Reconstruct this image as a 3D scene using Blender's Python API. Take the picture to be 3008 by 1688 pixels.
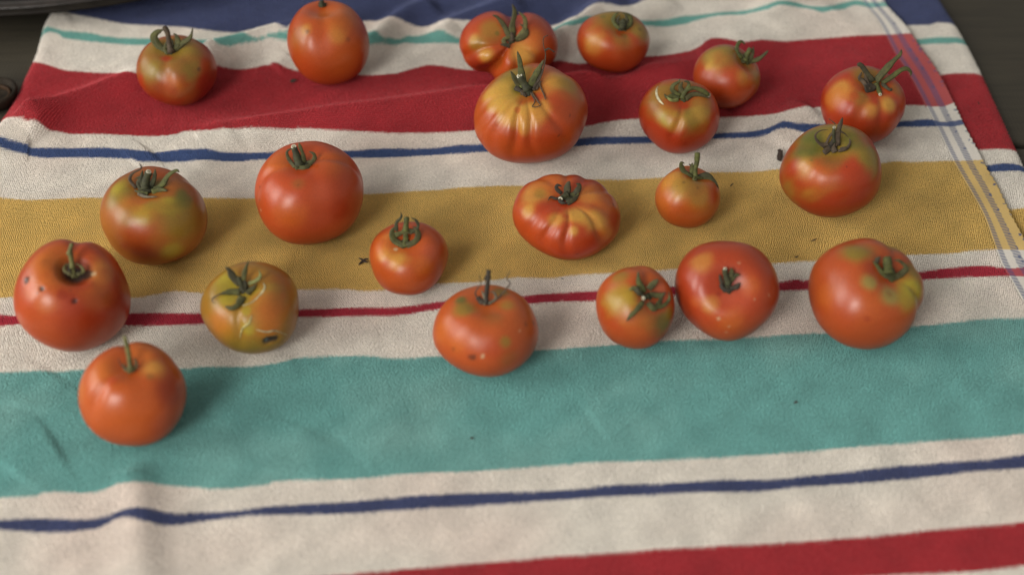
import bpy, math
import numpy as np
from mathutils import Vector

# ------------------------------------------------------------------ clear
for o in list(bpy.data.objects):
    bpy.data.objects.remove(o, do_unlink=True)
scene = bpy.context.scene
COL = scene.collection

# ------------------------------------------------------------------ camera
PW, PH = 3008.0, 1688.0
FPX = 3600.0
PITCH = math.radians(44.8)
DIST = 0.906
CAM = np.array([0.0, 0.0, DIST * math.sin(PITCH) + 0.012])
SP, CP = math.sin(PITCH), math.cos(PITCH)
RIGHT = np.array([1.0, 0, 0]); UP = np.array([0, SP, CP]); FWD = np.array([0, CP, -SP])

cam_d = bpy.data.cameras.new('camera')
cam = bpy.data.objects.new('camera', cam_d)
COL.objects.link(cam)
cam.location = CAM
cam.rotation_euler = (math.radians(90) - PITCH, 0, 0)
cam_d.sensor_width = 36.0
cam_d.lens = FPX / PW * 36.0
cam_d.clip_start = 0.02
cam_d.clip_end = 50
cam_d.dof.use_dof = True
cam_d.dof.focus_distance = 0.945
cam_d.dof.aperture_fstop = 2.9
scene.camera = cam

# ------------------------------------------------------------------ light
world = bpy.data.worlds.new('World')
scene.world = world
world.use_nodes = True
bg = world.node_tree.nodes['Background']
bg.inputs[0].default_value = (1.0, 0.95, 0.88, 1)
bg.inputs[1].default_value = 0.40

def area_lamp(name, loc, target, sx, sy, power, color):
    d = bpy.data.lights.new(name, 'AREA')
    d.shape = 'RECTANGLE'; d.size = sx; d.size_y = sy
    d.energy = power; d.color = color
    o = bpy.data.objects.new(name, d); COL.objects.link(o)
    o.location = loc
    v = Vector(target) - Vector(loc)
    o.rotation_euler = v.to_track_quat('-Z', 'Y').to_euler()
    return o
# openings of the shaded porch: one to the left, one further back, one to the left of the viewer
area_lamp('window_light', (-2.80, -0.10, 1.55), (0, 0.6, 0), 1.25, 1.70, 64, (1.0, 0.95, 0.88))
area_lamp('window_light', (-2.80, 1.25, 0.95), (0, 0.7, 0), 1.0, 1.3, 16, (1.0, 0.95, 0.88))
area_lamp('window_light', (-1.10, -1.10, 1.25), (0, 0.5, 0), 0.70, 0.95, 36, (1.0, 0.96, 0.90))

vs = scene.view_settings
vs.view_transform = 'Standard'; vs.look = 'None'; vs.exposure = 0.0; vs.gamma = 1.0
vs.use_curve_mapping = False
scene.render.engine = 'CYCLES'

# ------------------------------------------------------------------ projection helpers
def rays(px):
    px = np.asarray(px, float)
    a = (px[..., 0] - PW / 2) / FPX
    b = -(px[..., 1] - PH / 2) / FPX
    return a[..., None] * RIGHT + b[..., None] * UP + FWD
def project(P):
    q = np.asarray(P, float) - CAM
    t = q @ FWD
    return np.stack([PW / 2 + FPX * (q @ RIGHT) / t, PH / 2 - FPX * (q @ UP) / t], -1), t
def on_plane(px, z):
    d = rays(px)
    t = (z - CAM[2]) / d[..., 2]
    return CAM + t[..., None] * d

class Noise:
    """sum of random sine waves: smooth noise in about -1..1"""
    def __init__(s, seed, scale, n=14, dim=3, spread=0.6):
        r = np.random.RandomState(seed)
        k = r.normal(size=(n, dim)); k /= np.linalg.norm(k, axis=1)[:, None]
        s.k = k * (scale * np.exp(r.uniform(-spread, spread, n)))[:, None]
        s.p = r.uniform(0, 6.283, n); s.n = n
    def __call__(s, P):
        out = np.zeros(P.shape[:-1])
        for k, p in zip(s.k, s.p):
            out += np.sin(P @ k + p)
        return out / math.sqrt(s.n) * 1.0

def hermite(xs, ys, q):
    xs = np.asarray(xs, float); ys = np.asarray(ys, float)
    o = np.argsort(xs); xs = xs[o]; ys = ys[o]
    d = np.diff(xs); keep = np.concatenate([[True], d > 1e-5]); xs = xs[keep]; ys = ys[keep]
    s = np.diff(ys) / np.diff(xs)
    m = np.zeros_like(xs); m[0] = s[0]; m[-1] = s[-1]
    for i in range(1, len(xs) - 1):
        m[i] = 0 if s[i - 1] * s[i] <= 0 else 2 * s[i - 1] * s[i] / (s[i - 1] + s[i])
    i = np.clip(np.searchsorted(xs, q) - 1, 0, len(xs) - 2)
    h = xs[i + 1] - xs[i]; t = (q - xs[i]) / h
    tc = np.clip(t, 0, 1)
    r = ((2*tc**3 - 3*tc**2 + 1) * ys[i] + (tc**3 - 2*tc**2 + tc) * h * m[i]
         + (-2*tc**3 + 3*tc**2) * ys[i + 1] + (tc**3 - tc**2) * h * m[i + 1])
    r = r + np.where(t < 0, m[0] * (q - xs[0]), 0) * 0.6 + np.where(t > 1, m[-1] * (q - xs[-1]), 0) * 0.6
    return r

# ------------------------------------------------------------------ object helpers
def put(name, me, parent=None, mat=None):
    o = bpy.data.objects.new(name, me); COL.objects.link(o)
    if mat is not None and me is not None: me.materials.append(mat)
    if parent is not None: o.parent = parent
    return o
def empty(name, loc, label, cat, group=None):
    o = bpy.data.objects.new(name, None); COL.objects.link(o)
    o.empty_display_size = 0.02
    o.location = loc
    tag(o, label, cat, group); return o
def tag(o, label, cat, group=None):
    o['label'] = label; o['category'] = cat
    if group: o['group'] = group
def mesh_np(name, V, F, col=None, smooth=True):
    """V (n,3); F list of tuples or (m,k) int array"""
    me = bpy.data.meshes.new(name)
    V = np.asarray(V, np.float32)
    if isinstance(F, np.ndarray):
        k = F.shape[1]; m = F.shape[0]
        me.vertices.add(len(V)); me.vertices.foreach_set('co', V.ravel())
        me.loops.add(m * k); me.loops.foreach_set('vertex_index', F.astype(np.int32).ravel())
        me.polygons.add(m)
        me.polygons.foreach_set('loop_start', np.arange(0, m * k, k, dtype=np.int32))
        me.polygons.foreach_set('loop_total', np.full(m, k, dtype=np.int32))
        me.update(calc_edges=True)
    else:
        me.from_pydata([tuple(v) for v in V], [], F)
    if smooth:
        me.polygons.foreach_set('use_smooth', np.ones(len(me.polygons), dtype=bool))
    if col is not None:
        a = me.attributes.new('tint', 'FLOAT_COLOR', 'POINT')
        c = np.ones((len(V), 4), np.float32); c[:, :3] = col
        a.data.foreach_set('color', c.ravel())
    me.update()
    return me
def grid_faces(nr, nc, wrap=False):
    r = np.arange(nr - 1)[:, None]
    if wrap:
        c = np.arange(nc)[None]; c2 = (c + 1) % nc
    else:
        c = np.arange(nc - 1)[None]; c2 = c + 1
    a = r * nc + c; b = r * nc + c2; d = (r + 1) * nc + c; e = (r + 1) * nc + c2
    return np.stack([a, b, e, d], -1).reshape(-1, 4)

# ------------------------------------------------------------------ materials
def new_mat(name):
    m = bpy.data.materials.new(name); m.use_nodes = True
    nt = m.node_tree
    return m, nt, nt.nodes['Principled BSDF']
def N(nt, t, **kw):
    n = nt.nodes.new(t)
    for k, v in kw.items(): setattr(n, k, v)
    return n
def noise_node(nt, scale, detail=2, rough=0.5, coord='Object'):
    tc = N(nt, 'ShaderNodeTexCoord'); nz = N(nt, 'ShaderNodeTexNoise')
    nz.inputs['Scale'].default_value = scale; nz.inputs['Detail'].default_value = detail
    nz.inputs['Roughness'].default_value = rough
    nt.links.new(tc.outputs[coord], nz.inputs['Vector']); return nz
def ramp(nt, src, stops):
    r = N(nt, 'ShaderNodeValToRGB'); e = r.color_ramp.elements
    while len(e) < len(stops): e.new(0.5)
    for i, (p, c) in enumerate(stops):
        e[i].position = p; e[i].color = (c[0], c[1], c[2], 1) if hasattr(c, '__len__') else (c, c, c, 1)
    nt.links.new(src, r.inputs[0]); return r
def mul_tint(nt, nz_out, lo, hi):
    at = N(nt, 'ShaderNodeAttribute'); at.attribute_name = 'tint'
    r = ramp(nt, nz_out, [(0.3, lo), (0.7, hi)])
    mx = N(nt, 'ShaderNodeMix', data_type='RGBA', blend_type='MULTIPLY'); mx.inputs[0].default_value = 1
    nt.links.new(at.outputs['Color'], mx.inputs[6]); nt.links.new(r.outputs[0], mx.inputs[7])
    return mx.outputs[2]
def bump(nt, h, strength, dist, bs):
    b = N(nt, 'ShaderNodeBump'); b.inputs['Strength'].default_value = strength
    b.inputs['Distance'].default_value = dist
    nt.links.new(h, b.inputs['Height']); nt.links.new(b.outputs[0], bs.inputs['Normal']); return b

def m_skin():
    m, nt, bs = new_mat('tomato_skin')
    nz = noise_node(nt, 900, 3, 0.6)
    c = mul_tint(nt, nz.outputs['Fac'], 0.88, 1.1)
    # fine pale pores
    vo = N(nt, 'ShaderNodeTexVoronoi'); vo.inputs['Scale'].default_value = 260
    tc = N(nt, 'ShaderNodeTexCoord'); nt.links.new(tc.outputs['Object'], vo.inputs['Vector'])
    rp = ramp(nt, vo.outputs['Distance'], [(0.05, 1.0), (0.13, 0.0)])
    big = noise_node(nt, 60, 2)
    rb = ramp(nt, big.outputs['Fac'], [(0.5, 0.0), (0.75, 0.28)])
    ml = N(nt, 'ShaderNodeMath', operation='MULTIPLY')
    nt.links.new(rp.outputs[0], ml.inputs[0]); nt.links.new(rb.outputs[0], ml.inputs[1])
    mx = N(nt, 'ShaderNodeMix', data_type='RGBA'); nt.links.new(ml.outputs[0], mx.inputs[0])
    nt.links.new(c, mx.inputs[6]); mx.inputs[7].default_value = (0.5, 0.28, 0.13, 1)
    nt.links.new(mx.outputs[2], bs.inputs['Base Color'])
    rn = noise_node(nt, 45, 4, 0.65)
    rr = ramp(nt, rn.outputs['Fac'], [(0.3, 0.27), (0.7, 0.42)])
    nt.links.new(rr.outputs[0], bs.inputs['Roughness'])
    bs.inputs['Specular IOR Level'].default_value = 0.42
    bs.inputs['Subsurface Weight'].default_value = 0.10
    bs.inputs['Subsurface Radius'].default_value = (1.0, 0.35, 0.12)
    bs.inputs['Subsurface Scale'].default_value = 0.004
    bn = noise_node(nt, 130, 3, 0.5)
    bump(nt, bn.outputs['Fac'], 0.12, 0.0012, bs)
    return m
def m_green():
    m, nt, bs = new_mat('calyx_green')
    nz = noise_node(nt, 420, 4, 0.65)
    c = mul_tint(nt, nz.outputs['Fac'], 0.55, 1.35)
    nt.links.new(c, bs.inputs['Base Color'])
    bs.inputs['Roughness'].default_value = 0.75
    bs.inputs['Sheen Weight'].default_value = 0.03
    bump(nt, nz.outputs['Fac'], 0.5, 0.0006, bs)
    return m
def m_pile():
    m, nt, bs = new_mat('terry_cotton')
    nz = noise_node(nt, 700, 2, 0.6)
    c = mul_tint(nt, nz.outputs['Fac'], 0.88, 1.08)
    nt.links.new(c, bs.inputs['Base Color'])
    bs.inputs['Roughness'].default_value = 0.95
    bs.inputs['Specular IOR Level'].default_value = 0.1
    bs.inputs['Sheen Weight'].default_value = 0.12
    bs.inputs['Sheen Roughness'].default_value = 0.6
    return m
def m_weave():
    m, nt, bs = new_mat('woven_hem_cotton')
    tc = N(nt, 'ShaderNodeTexCoord')
    w1 = N(nt, 'ShaderNodeTexWave'); w1.inputs['Scale'].default_value = 420; w1.inputs['Distortion'].default_value = 2.5
    w1.bands_direction = 'DIAGONAL'
    nt.links.new(tc.outputs['Object'], w1.inputs['Vector'])
    c = mul_tint(nt, w1.outputs['Fac'], 0.82, 1.08)
    nt.links.new(c, bs.inputs['Base Color'])
    bs.inputs['Roughness'].default_value = 0.9
    bs.inputs['Specular IOR Level'].default_value = 0.1
    bump(nt, w1.outputs['Fac'], 0.5, 0.0006, bs)
    return m
def m_wood():
    m, nt, bs = new_mat('weathered_dark_wood')
    tc = N(nt, 'ShaderNodeTexCoord'); mp = N(nt, 'ShaderNodeMapping')
    mp.inputs['Scale'].default_value = (6, 90, 40)
    nt.links.new(tc.outputs['Object'], mp.inputs['Vector'])
    nz = N(nt, 'ShaderNodeTexNoise'); nz.inputs['Scale'].default_value = 2.2; nz.inputs['Detail'].default_value = 6
    nt.links.new(mp.outputs[0], nz.inputs['Vector'])
    rp = ramp(nt, nz.outputs['Fac'], [(0.25, (0.023, 0.0195, 0.0125)), (0.5, (0.033, 0.028, 0.018)), (0.8, (0.042, 0.036, 0.024))])
    big = noise_node(nt, 7, 3)
    r2 = ramp(nt, big.outputs['Fac'], [(0.3, (0.8, 0.82, 0.78)), (0.7, (1.15, 1.1, 1.0))])
    mx = N(nt, 'ShaderNodeMix', data_type='RGBA', blend_type='MULTIPLY'); mx.inputs[0].default_value = 1
    nt.links.new(rp.outputs[0], mx.inputs[6]); nt.links.new(r2.outputs[0], mx.inputs[7])
    nt.links.new(mx.outputs[2], bs.inputs['Base Color'])
    bs.inputs['Roughness'].default_value = 0.75
    w = N(nt, 'ShaderNodeTexWave'); w.inputs['Scale'].default_value = 95; w.inputs['Distortion'].default_value = 1.2
    w.bands_direction = 'X'
    nt.links.new(tc.outputs['Object'], w.inputs['Vector'])
    ad = N(nt, 'ShaderNodeMath', operation='ADD')
    nt.links.new(nz.outputs['Fac'], ad.inputs[0])
    ms = N(nt, 'ShaderNodeMath', operation='MULTIPLY'); ms.inputs[1].default_value = 0.35
    nt.links.new(w.outputs['Fac'], ms.inputs[0]); nt.links.new(ms.outputs[0], ad.inputs[1])
    bump(nt, ad.outputs[0], 0.35, 0.0010, bs)
    return m
def m_plain(name, colour, rough, metal=0.0, nscale=80, lo=0.7, hi=1.2, bstr=0.1, spec=0.5):
    m, nt, bs = new_mat(name)
    nz = noise_node(nt, nscale, 4, 0.6)
    rp = ramp(nt, nz.outputs['Fac'], [(0.3, [c * lo for c in colour]), (0.7, [c * hi for c in colour])])
    nt.links.new(rp.outputs[0], bs.inputs['Base Color'])
    bs.inputs['Specular IOR Level'].default_value = spec
    bs.inputs['Roughness'].default_value = rough; bs.inputs['Metallic'].default_value = metal
    bump(nt, nz.outputs['Fac'], bstr, 0.001, bs)
    return m
SKIN, GREEN, PILE, WEAVE, WOOD = m_skin(), m_green(), m_pile(), m_weave(), m_wood()
PAN = m_plain('dark_enamel', (0.009, 0.007, 0.005), 0.5, 0.0, 60, 0.6, 1.5, 0.15, 0.12)
RIM = m_plain('worn_enamel_rim', (0.016, 0.012, 0.010), 0.3, 0.0, 120, 0.5, 1.8, 0.3, 0.6)
DISH = m_plain('dark_brown_glaze', (0.016, 0.012, 0.008), 0.75, 0.0, 90, 0.5, 1.6, 0.2, 0.15)
FLECK = m_plain('dried_plant', (0.030, 0.018, 0.012), 0.8, 0.0, 900, 0.5, 1.6, 0.4)

# ------------------------------------------------------------------ towel relief
ZT = 0.0115      # top of the folded towel
ZB = 0.0060      # lower layer showing at the right
def plane_line(pts, z): return on_plane(np.array(pts, float), z)[:, :2]
# ridge: image points along the crest, height (m), half width (m)
RIDGES = [
 ([(30,350),(120,318),(208,282),(297,252),(398,222),(470,205)], .0105, .018),
 ([(520,395),(560,364),(654,358),(740,357),(918,335),(1097,312),(1245,293),(1400,270),(1560,250),(1684,232),(1776,217),(1895,205),(1984,190),(2043,172),(2070,140),(2092,112)], .0100, .017),
 ([(2043,172),(2100,180),(2180,190)], .003, .02),
 ([(560,150),(612,134),(684,116),(760,94),(844,80),(930,66)], .015, .016),
 ([(800,196),(830,182),(860,165)], .004, .010),
 ([(1105,120),(1141,55),(1200,22),(1290,-10)], .010, .016),
 ([(1280,110),(1325,58),(1420,28),(1540,-20)], .009, .016),
 ([(1630,140),(1690,70),(1755,14),(1830,-30)], .012, .017),
 ([(1850,60),(1895,5),(1960,-30)], .008, .018),
 ([(2230,60),(2290,10),(2330,-30)], .006, .015),
 ([(2240,160),(2320,60),(2470,10)], .003, .03),
 ([(2390,300),(2340,325),(2298,358),(2262,410)], .0055, .014),
 ([(420,1760),(400,1660),(392,1560),(392,1490),(384,1418),(352,1340)], .0080, .0135),
 ([(800,1400),(830,1330),(900,1250)], .0014, .026),
 ([(-60,420),(20,385),(90,352),(140,372)], .009, .022),
 ([(100,130),(150,80),(220,60)], .002, .02),
 ([(60,1200),(110,1130),(160,1090)], .0018, .024),
 ([(20,1390),(90,1330),(170,1290)], .0028, .022),
 ([(575,1185),(640,1140),(760,1100),(900,1070)], .0025, .014),
 ([(860,1010),(1000,1000),(1130,990)], .002, .012),
 ([(1250,700),(1400,720),(1480,760)], .0022, .025),
 ([(650,735),(760,745),(880,760)], .0025, .018),
 ([(2640,580),(2720,640),(2790,690)], .0025, .016),
 ([(1830,620),(1900,650)], .002, .02),
 ([(1740,1240),(1800,1215),(1850,1260)], .0016, .016),
 ([(1020,1320),(1100,1270),(1160,1300)], .0012, .028),
 ([(560,480),(640,430),(700,400)], .0025, .018),
 ([(380,470),(440,440)], .0025, .02),
]
RW = [(plane_line(p, ZT + a * 1.2), a, w) for p, a, w in RIDGES]
LEFT_EDGE_PX = [(145,56),(128,92),(118,125),(92,190),(58,262),(20,332),(0,364)]
_le = plane_line(LEFT_EDGE_PX, ZT * 0.5)
def xleft(y):
    k = np.polyfit(_le[:, 1], _le[:, 0], 1)
    lin = np.polyval(k, y)
    return np.where(y > _le[:, 1].min(), hermite(_le[:, 1], _le[:, 0], np.clip(y, _le[:, 1].min(), _le[:, 1].max())), lin) \
        + np.where(y > _le[:, 1].max(), (y - _le[:, 1].max()) * 0.9, 0)
HEM_R_PX = [(2608,17),(2663,80),(2694,121),(2760,218),(2802,297),(2833,366),(2874,443),(2902,496),(2933,545),(2974,633),(3008,695)]
HEM_L_PX = [(2539,0),(2599,101),(2640,175),(2724,315),(2753,378),(2795,469),(2893,640),(2941,773),(2970,825),(3008,892)]
_hr = plane_line(HEM_R_PX, ZT); _hl = plane_line(HEM_L_PX, ZT)
def xline(pts, y):
    lo, hi = pts[:, 1].min(), pts[:, 1].max()
    k = np.polyfit(pts[:, 1], pts[:, 0], 1)
    a = hermite(pts[:, 1], pts[:, 0], np.clip(y, lo, hi))
    return a + np.where(y < lo, (y - lo) * k[0], 0) + np.where(y > hi, (y - hi) * k[0], 0)
def xhr(y): return xline(_hr, y)
def xhl(y): return xline(_hl, y)
EDGE_R_PX = [(2757,0),(2802,71),(2836,128),(2881,214),(2925,310),(2983,439),(3008,495)]
_er = plane_line(EDGE_R_PX, ZB * 0.5)
def xer(y): return xline(_er, y)

nlow = Noise(3, 28, 12, 2, .5); nmid = Noise(5, 75, 14, 2, .5)
FLAT = []     # (x, y, z, radius) filled by the tomatoes
def seg_dist(P, line):
    best = np.full(P.shape[:-1], 1e9); s_at = np.zeros(P.shape[:-1])
    L = 0; tot = np.sum(np.linalg.norm(np.diff(line, axis=0), axis=1))
    for a, b in zip(line[:-1], line[1:]):
        ab = b - a; l = np.linalg.norm(ab)
        t = np.clip(((P - a) @ ab) / (l * l), 0, 1)
        d = np.linalg.norm(P - (a + t[..., None] * ab), axis=-1)
        m = d < best
        best = np.where(m, d, best); s_at = np.where(m, (L + t * l) / tot, s_at)
        L += l
    return best, s_at
def height(x, y):
    P = np.stack([x, y], -1)
    h = 0.0008 * nlow(P) + 0.0004 * nmid(P)
    far = np.clip((y - 0.80) / 0.12, 0, 1)
    h = h + far * 0.0018 * nlow(P * 1.7 + 3)
    for line, a, w in RW:
        lo = line.min(0) - 4 * w; hi = line.max(0) + 4 * w
        m = (x > lo[0]) & (x < hi[0]) & (y > lo[1]) & (y < hi[1])
        if not m.any(): continue
        d, s = seg_dist(P[m], line)
        taper = np.clip(np.minimum(s, 1 - s) / 0.16, 0, 1); taper = taper * taper * (3 - 2 * taper)
        if a > .008:
            h[m] += a * 1.40 * (0.15 + 0.85 * taper) * np.exp(-(d / (w * 0.95)) ** 1.8)
        else:
            h[m] += a * 1.05 * (0.12 + 0.88 * taper) * np.exp(-(d / (w * 1.15)) ** 2)
    z = ZT + np.maximum(h, -0.004)
    # hem lies on the lower layer
    th = np.clip((x - xhl(y)) / 0.03, 0, 1)
    z = z * (1 - th) + th * (ZB + 0.0035 + 0.5 * np.maximum(h, 0))
    for fx, fy, fz, fr in FLAT:
        d = np.hypot(x - fx, y - fy)
        k = np.clip((d - fr * 0.55) / (fr * 0.75), 0, 1); k = k * k * (3 - 2 * k)
        z = np.where(d < fr * 1.4, z * k + (fz - 0.0006 * (1 - k)) * (1 - k), z)
    # rounded fold at the left edge
    dl = np.clip((x - xleft(y)) / 0.014, 0, 1)
    z = z * np.sqrt(np.clip(1 - (1 - dl) ** 2, 0, 1)) + 0.0006
    return z
def hit(px):
    d = rays(px); z = np.full(d.shape[:-1], ZT)
    for _ in range(25):
        t = (z - CAM[2]) / d[..., 2]; p = CAM + t[..., None] * d
        z = 0.5 * z + 0.5 * height(p[..., 0], p[..., 1])
    return p

# ------------------------------------------------------------------ tomato specification
RED=(.345,.042,.009); DRD=(.22,.018,.007); ORG=(.47,.135,.018); YEL=(.52,.300,.050); OLV=(.225,.148,.020)
GRN=(.100,.105,.017); BRN=(.230,.095,.018); PNK=(.50,.125,.07); PGR=(.26,.24,.06); BLK=(.022,.015,.012)
RDO=(.365,.066,.012); YGR=(.33,.26,.022); PAL=(.55,.42,.25)
LC = dict(g=(.062,.068,.012), d=(.032,.034,.010), b=(.058,.038,.020), p=(.17,.19,.05), y=(.17,.15,.04), k=(.024,.018,.010), e=(.14,.125,.08), o=(.115,.11,.03))
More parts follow.
